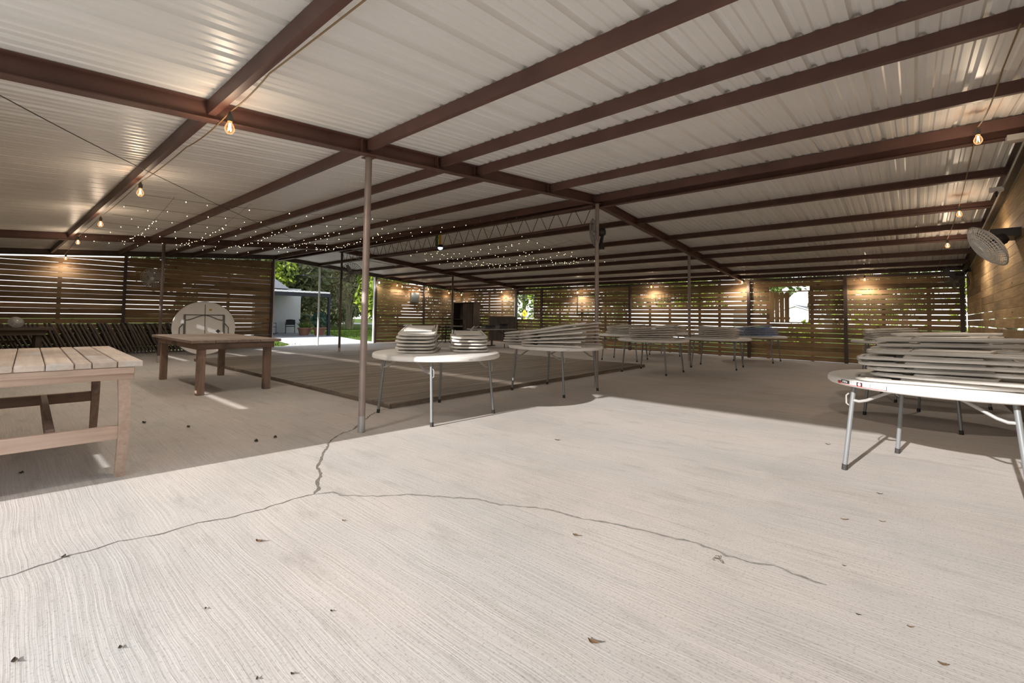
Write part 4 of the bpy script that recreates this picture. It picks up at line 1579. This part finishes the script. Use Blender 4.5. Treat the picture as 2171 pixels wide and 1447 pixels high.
rect_table((-16.75, 12.9, 0), PI / 2, 1.83, 0.72, 'long dark folding table along the left wall right of the opening', M['tabletop_dark'], M['black'])
rect_table((-16.55, 14.42, 0), PI / 2, 1.15, 0.72, 'short grey folding table between the dark table and the tall cabinet', M['tabletop_grey'], M['black'])
rect_table((-11.85, 12.45, 0), math.radians(72), 1.75, 0.72, 'grey folding table with dark clutter in front of the upright dark panel', M['tabletop_grey'], M['black'])
# clutter on them
cl = empty('cloth_bundle', (-16.55, 12.10, 0.741))
tag(cl, 'white folded cloth bundle at the near end of the long dark table', 'cloth')
m = MB()
for i in range(6):
    m.tube([(-0.12, -0.14 + i * 0.055, 0.022 + 0.008 * (i % 2)), (0.0, -0.13 + i * 0.055, 0.034 + 0.01 * (i % 3)), (0.12, -0.14 + i * 0.055, 0.022)], 0.022, 6)
m.build('folds', M['paper'], cl, 60)
ir = empty('iron_plant_stand', (-15.75, 13.55, 0.0))
tag(ir, 'black wrought iron scroll stand in front of the grey side table', 'plant stand')
for k in range(4):
    a = PI / 4 + k * PI / 2
    c_, s_ = math.cos(a), math.sin(a)
    MB().tube([(0.20 * c_, 0.20 * s_, 0.0), (0.10 * c_, 0.10 * s_, 0.25), (0.16 * c_, 0.16 * s_, 0.48), (0.08 * c_, 0.08 * s_, 0.68), (0.15 * c_, 0.15 * s_, 0.78)], 0.010, 6).build('leg', M['black'], ir)
for zz, rr_ in ((0.46, 0.15), (0.72, 0.11), (0.20, 0.12)):
    MB().tube([(rr_ * math.cos(2 * PI * k / 20), rr_ * math.sin(2 * PI * k / 20), zz) for k in range(20)], 0.008, 5, closed=True).build('ring', M['black'], ir)
for k in range(3):
    a = k * 2 * PI / 3
    MB().tube([((0.05 + 0.09 * t) * math.cos(a + 3.5 * t), (0.05 + 0.09 * t) * math.sin(a + 3.5 * t), 0.30 + 0.16 * t) for t in np.linspace(0, 1, 9)], 0.007, 5).build('scroll', M['black'], ir)
bx = empty('carton', (-15.35, 14.72, 0.0))
tag(bx, 'reddish-brown carton on the floor beside the white spray bottle', 'box')
MB().box((0, 0, 0.16), (0.34, 0.42, 0.32)).build('body', M['cardboard'], bx)
for s in (-1, 1):
    MB().box((0, s * 0.265, 0.325), (0.34, 0.11, 0.005), Matrix.Rotation(-s * 0.35, 3, 'X')).build('flap', M['cardboard'], bx)
bx = empty('carton', (-15.45, 14.02, 0.0))
tag(bx, 'pinkish carton on the floor behind the iron stand', 'box')
MB().box((0, 0, 0.165), (0.32, 0.40, 0.33)).build('body', M['carton_pink'], bx)
MB().box((0.0, 0, 0.332), (0.33, 0.41, 0.006)).build('lid', M['carton_pink'], bx)
sp = empty('spray_bottle', (-15.35, 14.72, 0.332))
tag(sp, 'white spray bottle standing on the reddish carton', 'bottle')
MB().lathe([(0, 0), (0.045, 0.0), (0.048, 0.02), (0.045, 0.13), (0.02, 0.19), (0.016, 0.22), (0, 0.22)], 14).build('body', M['paper'], sp, 50)
MB().box((0.02, 0, 0.245), (0.09, 0.03, 0.05)).build('trigger_head', M['paper'], sp)
pr2 = empty('paper_towel_roll', (-15.05, 14.42, 0.0))
tag(pr2, 'white paper towel roll standing on the floor by the cartons', 'paper roll')
MB().lathe([(0.02, 0.0), (0.062, 0.0), (0.064, 0.03), (0.064, 0.27), (0.060, 0.29), (0.02, 0.29), (0.02, 0.0)], 20).build('roll', M['paper'], pr2, 50)
MB().lathe([(0.017, 0.001), (0.0205, 0.001), (0.0205, 0.295), (0.017, 0.295), (0.017, 0.001)], 16).build('core', M['cardboard'], pr2, 50)
gb = empty('ribbon_bow', (-12.02, 11.68, 0.741))
tag(gb, 'pale ribbon hanging from the near end of the cluttered grey table', 'ribbon')
for s, dx in ((1, 0.0), (-1, 0.05)):
    MB().tube([(0.02 + dx, -0.02, 0.01), (0.10 + dx, -0.08 * s, 0.10), (0.03 + dx, -0.11, 0.05), (0.02 + dx, -0.14, -0.02), (0.03 + dx, -0.15, -0.30)], 0.012, 5).build('tail' if s < 0 else 'loop', M['galv'], gb)
for (dx, dy, sx, sy, sz, nm, lb) in ((-11.85, 12.25, 0.34, 0.42, 0.13, 'tool_case', 'dark low case on the cluttered grey table, nearest the ribbon'), (-11.72, 12.85, 0.30, 0.36, 0.19, 'tool_case', 'dark taller case at the far end of the cluttered grey table')):
    q = empty(nm, (dx, dy, 0.741), math.radians(-18))
    tag(q, lb, 'case')
    MB().box((0, 0, sz * 0.35), (sx, sy, sz * 0.7), ch=0.012).build('body', M['tabletop_dark'], q)
    MB().box((0, 0, sz * 0.86), (sx, sy, sz * 0.28), ch=0.012).build('lid', M['black'], q)
    MB().tube([(sx / 2, -0.06, sz * 0.6), (sx / 2 + 0.03, -0.05, sz * 0.6), (sx / 2 + 0.03, 0.05, sz * 0.6), (sx / 2, 0.06, sz * 0.6)], 0.008, 6).build('handle', M['black'], q)

# electrical box on the left wall and wire rack on the back wall
eb = empty('breaker_box', (XG + 0.07, 13.05, 1.85))
tag(eb, 'blue-grey electrical box on the left slatted wall near its dark post', 'electrical box')
MB().box((0, 0, 0.17), (0.10, 0.42, 0.46)).build('body', M['electric_blue_grey'], eb)
MB().box((0.055, 0, 0.17), (0.012, 0.38, 0.42)).build('door', M['electric_blue_grey'], eb)
MB().box((0.066, 0.15, 0.17), (0.012, 0.02, 0.06)).build('latch', M['galv'], eb)
wr = empty('wire_rack', (-6.45, YBK - 0.02, 1.82))
tag(wr, 'dark wire rack hung high on the back slats left of the thin post', 'rack')
m = MB()
for i in range(12):
    x = -0.66 + i * 0.12
    m.tube([(x, 0, 0.0), (x, 0, 0.26)], 0.006, 4)
m.build('bars', M['black'], wr)
m = MB()
for zz in (0.0, 0.13, 0.26):
    m.tube([(-0.68, 0, zz), (0.68, 0, zz)], 0.007, 4)
m.build('rails', M['black'], wr)
cs = empty('shutter_frame', (-10.0, YBK + 0.02, 1.42))
tag(cs, 'closed shutter outlined in dark wood on the back slats left of the ridge post', 'shutter')
for x in (-0.48, 0.48):
    MB().box((x, -0.008, 0.35), (0.035, 0.03, 0.72)).build('stile', M['darkwood'], cs)
for zz in (0.0, 0.70):
    MB().box((0, -0.008, zz), (0.92, 0.03, 0.035)).build('rail', M['darkwood'], cs)

# ------------------------------------------------------------------ dry leaves on the floor
LV = [(-2.559, 0.976, 1.25, 't'), (-2.468, 1.391, 0.7, 't'), (-1.392, 2.141, 1.15, 't'), (-0.893, 1.494, 1.25, 't'), (-2.598, 3.657, 1.3, 'd'), (-0.198, 4.068, 0.9, 'd'), (-0.332, 3.394, 1.0, 't'), (-0.163, 3.517, 0.8, 't'),
      (-2.104, 0.359, 0.7, 'd'), (-2.281, 0.113, 1.0, 'd'), (-3.073, 0.294, 1.0, 'd'), (-2.134, 0.624, 0.5, 'd'), (-4.582, 1.691, 2.2, 'd'), (-4.596, 1.863, 2.0, 'd'), (-6.173, 1.161, 2.2, 'd'), (-4.87, 0.218, 1.5, 'd'),
      (-1.754, 0.95, 0.5, 'd'), (-0.032, 2.39, 0.6, 't'), (0.054, 2.209, 0.8, 't'), (-0.641, 5.341, 1.2, 'd'), (-0.274, 2.761, 0.5, 'd'), (-0.189, 2.346, 0.5, 'd'), (-1.544, 0.707, 0.5, 'd'), (-1.607, 0.623, 0.5, 'd'), (-5.633, 1.425, 2.0, 'd')]


def leaf_mesh(seed, s):
    rnd = random.Random(seed)
    m = MB()
    L, Wd = 0.034 * s, 0.013 * s
    vs_, fs = [], []
    n = 6
    for i in range(n + 1):
        t = i / n
        w = Wd * math.sin(PI * min(1, t * 1.02)) * (1 - 0.3 * t) + 0.0005
        curl = 0.010 * s * (t - 0.4) ** 2 * 3
        for q in (-1, 0, 1):
            vs_.append((L * (t - 0.5) * 1.6, q * w, 0.0015 + curl + (0.005 * s if q else 0) * rnd.uniform(0.4, 1)))
    for i in range(n):
        for q in range(2):
            a = i * 3 + q
            fs.append((a, a + 3, a + 4, a + 1))
    m._add(vs_, fs)
    return m


LPOS = ['by the left crack, largest brown one', 'small one above the largest brown one', 'long tan one below the long crack', 'tan one at the bottom centre', 'dark thin one beyond the crack in the sun', 'curled one left of the right table leg', 'tan sliver right of the long crack', 'second tan sliver right of the long crack',
        'near the bottom left', 'at the extreme bottom left corner', 'on the left end of the thin crack', 'tiny one between the left wavy strokes', 'dark one in shade, left of a pair', 'dark one in shade, right of a pair', 'in shade near the table legs', 'below the whitewashed table',
        'tiny one left of the bottom centre', 'tiny tan one lower right', 'tan one at the lower right corner', 'thin one near the far shadow edge', 'tiny one right of the crack end', 'tiny one below the crack end', 'tiny one at the bottom edge', 'second tiny one at the bottom edge', 'flat one in shade before the platform']
for i, (x, y, s, k) in enumerate(LV):
    o = leaf_mesh(i, s * 0.72).build('dry_leaf', M['leaf_tan'] if k == 't' else M['leaf'], None, 60, (x, y, 0.001), (0, 0, random.uniform(-0.5, 0.3)))
    tag(o, 'dry fallen leaf on the concrete, ' + LPOS[i], 'leaf', 'dry leaves on the floor')
tw = empty('dry_twig', (-0.738, 2.409, 0.001))
tag(tw, 'tangle of dark dry twigs beside the long floor crack', 'twig')
for i in range(6):
    a = random.uniform(0, 2 * PI)
    MB().tube([(0.004 * math.cos(a), 0.004 * math.sin(a), 0.003), (0.022 * math.cos(a + 0.3), 0.022 * math.sin(a + 0.3), 0.010), (0.036 * math.cos(a + 0.7), 0.036 * math.sin(a + 0.7), 0.003)], 0.0011, 4).build('stem', M['leaf'], tw)

# ------------------------------------------------------------------ outside: path, porch house, pots
path_ = MB().prism([(XG - 0.13, 7.3, -0.045), (XG - 0.13, 11.6, -0.045), (-20.2, 11.9, -0.045), (-23.9, 12.9, -0.045), (-24.3, 12.6, -0.045), (-24.3, 6.0, -0.045), (-23.2, 6.0, -0.045), (-22.6, 9.0, -0.045), (-19.0, 8.2, -0.045)][::-1], (0, 0, 0.03)).build('garden_path', M['path'])
tag(path_, kind='structure')

hs = empty('porch_house', (-27.0, 8.0, 0))
tag(hs, 'white house with dark covered porch seen through the tall opening', 'house')
HX = -29.5 + 27.0
MB().box((HX - 2.0, 2.95, 1.35), (4.0, 4.6, 2.9)).build('wall', M['house_white'], hs)
MB().box((0.1, 0.62, 1.2), (5.2, 0.12, 2.5)).build('porch_side_wall', M['house_white'], hs)
MB().box((0.1, 2.55, -0.02), (5.4, 4.5, 0.10)).build('porch_slab', M['asphalt'], hs)
MB().prism([(HX - 0.1, 0.4, 2.72), (2.62, 0.4, 2.34), (2.62, 0.4, 2.24), (HX - 0.1, 0.4, 2.62)], (0, 4.25, 0)).build('porch_roof', M['navy'], hs)
for i in range(14):
    MB().box((2.63, 0.62 + i * 0.29, 2.385), (0.10, 0.25, 0.09)).build('roof_edge_rib', M['house_trim'], hs)
MB().box((2.57, 2.55, 2.24), (0.12, 4.1, 0.20)).build('porch_beam', M['navy'], hs)
MB().box((2.55, 4.55, 1.12), (0.13, 0.13, 2.24)).build('porch_post', M['navy'], hs)
MB().prism([(HX - 4.4, 0.4, 2.6), (HX + 0.3, 0.4, 2.76), (HX - 2.1, 0.4, 3.55)], (0, 4.0, 0)).build('roof', M['shingle'], hs)


def patio_chair(loc, rz, label, rocker):
    o = empty('rocking_chair' if rocker else 'patio_chair', loc, rz)
    tag(o, label, 'chair')
    mt = M['black']
    hgt = 1.02 if rocker else 0.84
    MB().box((0, 0, 0.42), (0.52, 0.50, 0.035), ch=0.01).build('seat', mt, o)
    m = MB()
    n = 8
    vs_ = []
    for i in range(n + 1):
        t = i / n * 2 - 1
        for x in (-0.27 - (0.02), -0.25):
            vs_ += [(x, t * 0.24, 0.50), (x - 0.09, t * 0.24, hgt - 0.03 * t * t)]
    fs = []
    for i in range(n):
        b = i * 4
        fs += [(b, b + 4, b + 5, b + 1), (b + 2, b + 3, b + 7, b + 6), (b + 1, b + 5, b + 7, b + 3), (b, b + 2, b + 6, b + 4)]
    m._add(vs_, fs)
    m.build('backrest', mt, o)
    for s in (-1, 1):
        MB().tube([(-0.25, s * 0.25, 0.0 if not rocker else 0.06), (-0.25, s * 0.25, 0.44), (-0.34, s * 0.245, hgt - 0.02)], 0.016, 6).build('back_leg', mt, o)
        MB().tube([(0.25, s * 0.25, 0.0 if not rocker else 0.06), (0.24, s * 0.25, 0.44), (0.22, s * 0.27, 0.64), (-0.26, s * 0.27, 0.64)], 0.016, 6).build('front_leg', mt, o)
        if rocker:
            MB().tube([(-0.50, s * 0.25, 0.12), (-0.25, s * 0.25, 0.04), (0.05, s * 0.25, 0.016), (0.28, s * 0.25, 0.05), (0.42, s * 0.25, 0.10)], 0.016, 6).build('rocker', mt, o)
    return o


patio_chair((-28.6, 12.25, 0.03), math.radians(-25), 'black patio armchair against the white porch wall', False)
patio_chair((-27.6, 10.65, 0.03), math.radians(18), 'black rocking chair at the left edge of the tall opening', True)


def leaf_cloud(m, rnd, c, rad, n, size, flat=1.0):
    for _ in range(n):
        while True:
            p = Vector((rnd.uniform(-1, 1), rnd.uniform(-1, 1), rnd.uniform(-1, 1)))
            if 0.25 < p.length < 1:
                break
        p = p * (p.length ** -0.35)
        q = Vector((c[0] + p.x * rad[0], c[1] + p.y * rad[1], c[2] + p.z * rad[2]))
        a = Vector((rnd.gauss(0, 1), rnd.gauss(0, 1), rnd.gauss(0, 1) * flat)).normalized()
        b = a.orthogonal().normalized()
        b = (Quaternion(a, rnd.uniform(0, 6.28)) @ b)
        s = size * rnd.uniform(0.6, 1.4)
        u, v = a * s, b * s * 0.45
        m._add([q - u * 0.5, q + v * 0.5, q + u * 0.5, q - v * 0.5], [(0, 1, 2, 3)])


def pot_plant(loc, label, r, h, leaf_mat, kind, seed):
    rnd = random.Random(seed)
    o = empty('potted_plant', loc)
    tag(o, label, 'potted plant')
    MB().lathe([(0, 0), (r * 0.72, 0), (r * 0.96, h * 0.82), (r * 1.06, h * 0.84), (r * 1.06, h), (r * 0.92, h), (r * 0.90, h * 0.9), (0, h * 0.9)], 24).build('pot', M['terracotta'], o, 40)
    MB().lathe([(0, h * 0.92), (r * 0.9, h * 0.92)], 16).build('soil', M['soil'], o)
    m = MB()
    if kind == 'blade':
        for _ in range(70):
            a, t = rnd.uniform(0, 2 * PI), rnd.uniform(0.15, 0.75)
            L = rnd.uniform(0.25, 0.5)
            p = Vector((r * 0.6 * rnd.random() * math.cos(a), r * 0.6 * rnd.random() * math.sin(a), h * 0.9))
            d = Vector((math.cos(a) * math.sin(t), math.sin(a) * math.sin(t), math.cos(t)))
            s = d.orthogonal().normalized() * 0.02
            m._add([p - s, p + s, p + d * L * 0.6 + s * 0.8, p + d * L + Vector((0, 0, -0.04)), p + d * L * 0.6 - s * 0.8], [(0, 1, 2, 3, 4)])
    else:
        leaf_cloud(m, rnd, (0, 0, h + 0.42), (r * 1.3, r * 1.3, 0.45), 160, 0.26)
    m.build('leaves', leaf_mat, o)
    return o


pot_plant((-25.55, 11.70, 0.03), 'terracotta pot with grassy green plant, left of the thin white opening post', 0.32, 0.42, M['leaf_a'], 'blade', 1)
pot_plant((-25.25, 12.45, 0.03), 'terracotta pot with big blue-green leaves by the dark porch post', 0.34, 0.44, M['leaf_e'], 'cloud', 2)
pot_plant((-28.3, 13.15, 0.03), 'dark leafy plant in a pot at the corner of the white porch wall', 0.30, 0.30, M['leaf_c'], 'cloud', 3)


# ------------------------------------------------------------------ trees and shrubs
def tree(name, label, x, y, hgt, rad, leaf, seed, n=1400, trunk=True, size=0.5, base=0.0, group=None, cat='tree', bark=None):
    rnd = random.Random(seed)
    o = empty(name, (x, y, -0.06))
    tag(o, label, cat, group)
    m = MB()
    blobs = 7
    for k in range(blobs):
        a = 2 * PI * k / blobs + rnd.uniform(-0.4, 0.4)
        rr_ = rad * rnd.uniform(0.25, 0.62) if k else 0
        zc = base + (hgt - base) * rnd.uniform(0.30, 0.80)
        c = (rr_ * math.cos(a), rr_ * math.sin(a), zc)
        q = rad * rnd.uniform(0.45, 0.68)
        leaf_cloud(m, rnd, c, (q, q, min((hgt - base) * 0.32, q * 1.1)), n // blobs, size)
    m.build('crown', leaf, o)
    bark = bark or M['bark']
    if trunk:
        t = MB()
        t.tube([(0, 0, -0.1), (rnd.uniform(-0.15, 0.15), rnd.uniform(-0.15, 0.15), hgt * 0.3), (rnd.uniform(-0.4, 0.4), rnd.uniform(-0.4, 0.4), hgt * 0.65)], [0.05 * rad + 0.06, 0.04 * rad + 0.05, 0.03], 8)
        for k in range(6):
            a = rnd.uniform(0, 2 * PI)
            z0 = hgt * rnd.uniform(0.25, 0.5)
            t.tube([(0, 0, z0), (rad * 0.35 * math.cos(a), rad * 0.35 * math.sin(a), z0 + hgt * 0.15), (rad * 0.7 * math.cos(a + 0.3), rad * 0.7 * math.sin(a + 0.3), z0 + hgt * rnd.uniform(0.2, 0.4))], [0.06, 0.045, 0.015], 5)
        t.build('trunk', bark, o, 60)
    return o


def cane_shrub(name, label, x, y, hgt, rad, seed, leaf):
    rnd = random.Random(seed)
    o = empty(name, (x, y, -0.06))
    tag(o, label, 'shrub')
    t, m = MB(), MB()
    for k in range(30):
        a, s = rnd.uniform(0, 2 * PI), rnd.uniform(0.1, 1.0)
        L = hgt * rnd.uniform(0.6, 1.0)
        p0 = (0.40 * s * math.cos(a), 0.40 * s * math.sin(a), 0)
        p1 = (0.45 * rad * s * math.cos(a), 0.45 * rad * s * math.sin(a), L * 0.5)
        p2 = (rad * s * math.cos(a + 0.2), rad * s * math.sin(a + 0.2), L)
        t.tube([p0, p1, p2], [0.028, 0.020, 0.007], 5)
        leaf_cloud(m, rnd, (p2[0], p2[1], p2[2] * 0.92), (0.5, 0.5, 0.6), 26, 0.22)
    t.build('canes', M['bark_pale'], o, 60)
    m.build('leaves', leaf, o)
    return o


# seen through the tall opening
tree('evergreen_tree', 'dark sprawling tree rising above the porch roof', -39.0, 16.0, 8.5, 4.2, M['leaf_c'], 31, 4200, size=0.6)
tree('leafy_tree', 'yellow-green tree beside the dark tree above the porch', -36.5, 14.6, 5.6, 1.6, M['leaf_b'], 32, 700, size=0.4)
tree('brush_tree', 'olive brushy tree in the middle of the tall opening', -42.0, 20.5, 8.0, 3.6, M['leaf_d'], 33, 4600, size=0.5)
cane_shrub('cane_shrub', 'bare many-stemmed shrub on the lawn in the tall opening', -38.6, 21.7, 4.6, 1.7, 34, M['leaf_d'])
tree('leafy_tree', 'bright green vine-covered tree at the right of the tall opening', -33.6, 22.4, 6.2, 2.4, M['leaf_b'], 35, 2600, size=0.45)
tree('leafy_tree', 'mid green tree behind the bright one at the opening edge', -38.5, 24.6, 7.0, 2.0, M['leaf_a'], 36, 2600, size=0.55)
tree('dark_hedge', 'dark hedge under the trees beyond the porch post', -36.5, 18.2, 2.6, 2.2, M['leaf_c'], 37, 1100, trunk=True, size=0.35, cat='hedge')
for i, (x, y, lb) in enumerate(((-50, 15.0, 'low hedge at the foot of the far dark tree'), (-49, 21.5, 'low hedge behind the many-stemmed shrub'))):
    tree('dark_hedge', lb, x, y, 3.4, 4.2, M['leaf_c'], 45 + i, 1500, trunk=True, size=0.6, cat='hedge')
tree('dark_hedge', 'dark hedge row at the back of the lawn', -45.0, 23.5, 3.0, 3.0, M['leaf_c'], 39, 1600, trunk=True, size=0.5, cat='hedge')
for i, (x, y, hh, rr_, lf, lb) in enumerate(((-56, 13, 12, 5.5, 'leaf_c', 'far dark tree behind the porch house roof'), (-55, 22, 12, 5.5, 'leaf_d', 'far olive tree in the middle of the opening backdrop'), (-53, 30, 12, 5.5, 'leaf_a', 'far green tree in the right of the opening backdrop'))):
    tree('leafy_tree', lb, x, y, hh, rr_, M[lf], 40 + i, 2600, size=1.0)
# behind the back wall
BT = [(-14.2, 38, 8.0, 3.0, 'leaf_b'), (-20.5, 40, 8.5, 3.4, 'leaf_a'), (-52, 44, 9, 5.0, 'leaf_a'), (-44, 40, 8.5, 4.5, 'leaf_c'), (-37.5, 45, 9.5, 4.8, 'leaf_a'), (-31, 43, 8.5, 4.2, 'leaf_b'), (-25, 47, 9.5, 4.6, 'leaf_a'), (-18, 88, 12.0, 6.0, 'leaf_a'), (-9.0, 92, 12.5, 6.0, 'leaf_c'), (-1, 90, 12.0, 6.0, 'leaf_a'), (6, 48, 8.5, 4.4, 'leaf_b'), (13, 42, 8, 4.2, 'leaf_a')]
BL_ = ['bright tree just behind the pale shed', 'green tree left of the pale shed', 'first tree from the left behind the back slats', 'dark tree second from the left behind the back slats', 'tree filling the small left window behind the sign', 'bright tree right of the small left window', 'tall tree in the gap between the two windows',
       'far tall tree left of the white outbuilding', 'far dark tree above the white outbuilding', 'far tall tree right of the white outbuilding', 'bright tree behind the right part of the back slats', 'rightmost tree behind the back slats']
for i, (x, y, hh, rr_, lf) in enumerate(BT):
    tree('leafy_tree', BL_[i], x, y, hh, rr_, M[lf], 50 + i, 1100, size=0.62 if y < 60 else 1.0)
HB = [(-30, 30, 1.7, 2.4, 'leaf_b'), (-20, 27, 1.5, 2.6, 'leaf_b'), (-14.5, 25, 1.4, 2.2, 'leaf_d'), (-4.1, 27, 1.25, 0.95, 'leaf_b'), (-1.2, 25, 3.4, 2.2, 'leaf_b'), (2.6, 24, 3.2, 2.0, 'leaf_b')]
HBL = ['lime green bush behind the far left of the back slats', 'lime green bush behind the slats left of the ridge post', 'olive bush behind the slats near the ridge post', 'lime green bush at the foot of the shuttered window view', 'lime green bush behind the slats right of the shuttered window', 'lime green bush behind the slats at the back right corner']
for i, (x, y, hh, rr_, lf) in enumerate(HB):
    tree('garden_bush', HBL[i], x, y, hh, rr_, M[lf], 70 + i, 500, trunk=True, size=0.30, cat='bush')
tree('flower_bush', 'white flowering bush in front of the white outbuilding', -5.15, 33.0, 1.55, 1.1, M['flag_white'], 90, 500, size=0.14, cat='bush')

# outbuilding seen through the shuttered window
ob = empty('outbuilding', (-13.4, 80.0, -0.06))
tag(ob, 'white gabled outbuilding seen through the shuttered window', 'building')
MB().prism([(-3.6, 0, 0), (3.6, 0, 0), (3.6, 0, 2.35), (0, 0, 3.55), (-3.6, 0, 2.35)][::-1], (0, 9, 0)).build('body', M['house_trim'], ob)
for s in (-1, 1):
    MB().prism([(0, -0.4, 3.62), (s * 3.95, -0.4, 2.29), (s * 3.95, -0.4, 2.40), (0, -0.4, 3.73)], (0, 9.6, 0)).build('roof_slope', M['shingle'] if s > 0 else M['house_trim'], ob)
    MB().prism([(0, -0.42, 3.50), (s * 3.9, -0.42, 2.19), (s * 3.9, -0.42, 2.33), (0, -0.42, 3.64)], (0, 0.05, 0)).build('barge_board', M['house_trim'], ob)
# pale building giving the white glow between the middle slats
pb_ = empty('pale_shed', (-11.8, 30.0, -0.06))
tag(pb_, 'long pale shed glowing through the middle of the back slats', 'building')
MB().box((0, 1.5, 0.95), (7.0, 3.0, 1.9)).build('body', M['house_trim'], pb_)
MB().prism([(-3.6, -0.2, 1.88), (-3.6, 3.2, 1.88), (-3.6, 1.5, 2.15)], (7.2, 0, 0)).build('roof', M['house_trim'], pb_)
road = MB().box((-20, 36.5, -0.05), (120, 6.0, 0.04)).build('road', M['asphalt'])
tag(road, kind='structure')
# television aerial
ta = empty('television_aerial', (-8.55, 60.0, -0.06))
tag(ta, 'thin white aerial pole and boom above the outbuilding', 'aerial')
MB().tube([(0.9, 0, 0), (0.9, 0, 4.1)], 0.05, 8).build('mast', M['house_trim'], ta)
MB().tube([(-1.2, 0, 4.05), (1.5, 0, 4.05)], 0.055, 8).build('boom', M['house_trim'], ta)
for s in (-1, 1):
    MB().tube([(0.3, 0, 4.05), (0.75, 0.1 * s, 4.05 + 0.34 * s)], 0.04, 6).build('element', M['house_trim'], ta)

# warning sign and parked car seen through the small window
sg = empty('warning_sign', (-24.79, 30.0, -0.06))
tag(sg, 'yellow diamond road sign with a dark curved arrow in the small window', 'sign')
MB().box((0, 0.03, 0.75), (0.06, 0.04, 1.5)).build('pole', M['galv'], sg)
MB().box((0, 0, 1.57), (0.50, 0.012, 0.50), Matrix.Rotation(PI / 4, 3, 'Y')).build('panel', M['yellow'], sg)
MB().box((0, -0.002, 1.12), (0.22, 0.012, 0.20)).build('speed_plate', M['yellow'], sg)
ar = MB()
ar.tube([(0.05, -0.012, 1.42), (0.05, -0.012, 1.55), (0.02, -0.012, 1.60), (-0.03, -0.012, 1.62)], 0.022, 6)
ar.prism([(-0.02, -0.008, 1.68), (-0.12, -0.008, 1.62), (-0.02, -0.008, 1.56)], (0, -0.012, 0))
ar.build('arrow', M['label_black'], sg)
car = empty('parked_car', (-27.6, 36.4, -0.03), math.radians(4))
tag(car, 'dark parked car with pale windows at the bottom of the small window', 'car')
MB().prism([(-2.1, -0.85, 0.35), (2.1, -0.85, 0.35), (2.15, -0.85, 0.75), (1.3, -0.85, 0.88), (-1.9, -0.85, 0.92), (-2.12, -0.85, 0.8)][::-1], (0, 1.7, 0)).build('body', M['navy'], car)
MB().prism([(-1.6, -0.75, 0.90), (1.15, -0.75, 0.88), (0.45, -0.75, 1.40), (-1.0, -0.75, 1.42)][::-1], (0, 1.5, 0)).build('cabin', M['galv'], car)
for x in (-1.35, 1.35):
    for y in (-0.8, 0.8):
        MB().lathe([(0, -0.1), (0.33, -0.1), (0.33, 0.1), (0, 0.1)], 18, (x, y, 0.33), Matrix.Rotation(PI / 2, 3, 'X')).build('wheel', M['rubber'], car, 40)

# overhead cable outside the opening
oc = empty('overhead_cable', (-30, 10, 3.6))
tag(oc, 'dark overhead cable sagging past the trees in the opening', 'cable')
MB().tube(catenary((0, -6, 0.75), (2.0, 9, 0.1), 0.35), 0.018, 5).build('wire', M['black'], oc)
for dy in (3.2, 5.0):
    MB().sphere((0.75 + dy * 0.05, dy, 0.05), 0.07, 8, 6).build('insulator', M['black'], oc)

# grass blades close to the opening (uncountable)
rg = random.Random(77)
gm = MB()
for _ in range(9000):
    x = rg.uniform(-33, -17.7)
    y = rg.uniform(6.5, 24.0)
    if -24.6 < x < -17.5 and 7.0 < y < 13.2 and not (x > -22.4 and y < 8.3):
        continue
    if x < -24.2 and y < 13.0:
        continue
    hgt = rg.uniform(0.05, 0.11)
    a = rg.uniform(0, PI)
    dx, dy = math.cos(a) * 0.02, math.sin(a) * 0.02
    tx, ty = rg.uniform(-0.04, 0.04), rg.uniform(-0.04, 0.04)
    gm._add([(x - dx, y - dy, -0.062), (x + dx, y + dy, -0.062), (x + tx, y + ty, -0.06 + hgt)], [(0, 1, 2)])
gr = gm.build('grass', M['blade_grass'])
tag(gr, 'short green lawn grass outside the tall opening', 'grass', kind='stuff')
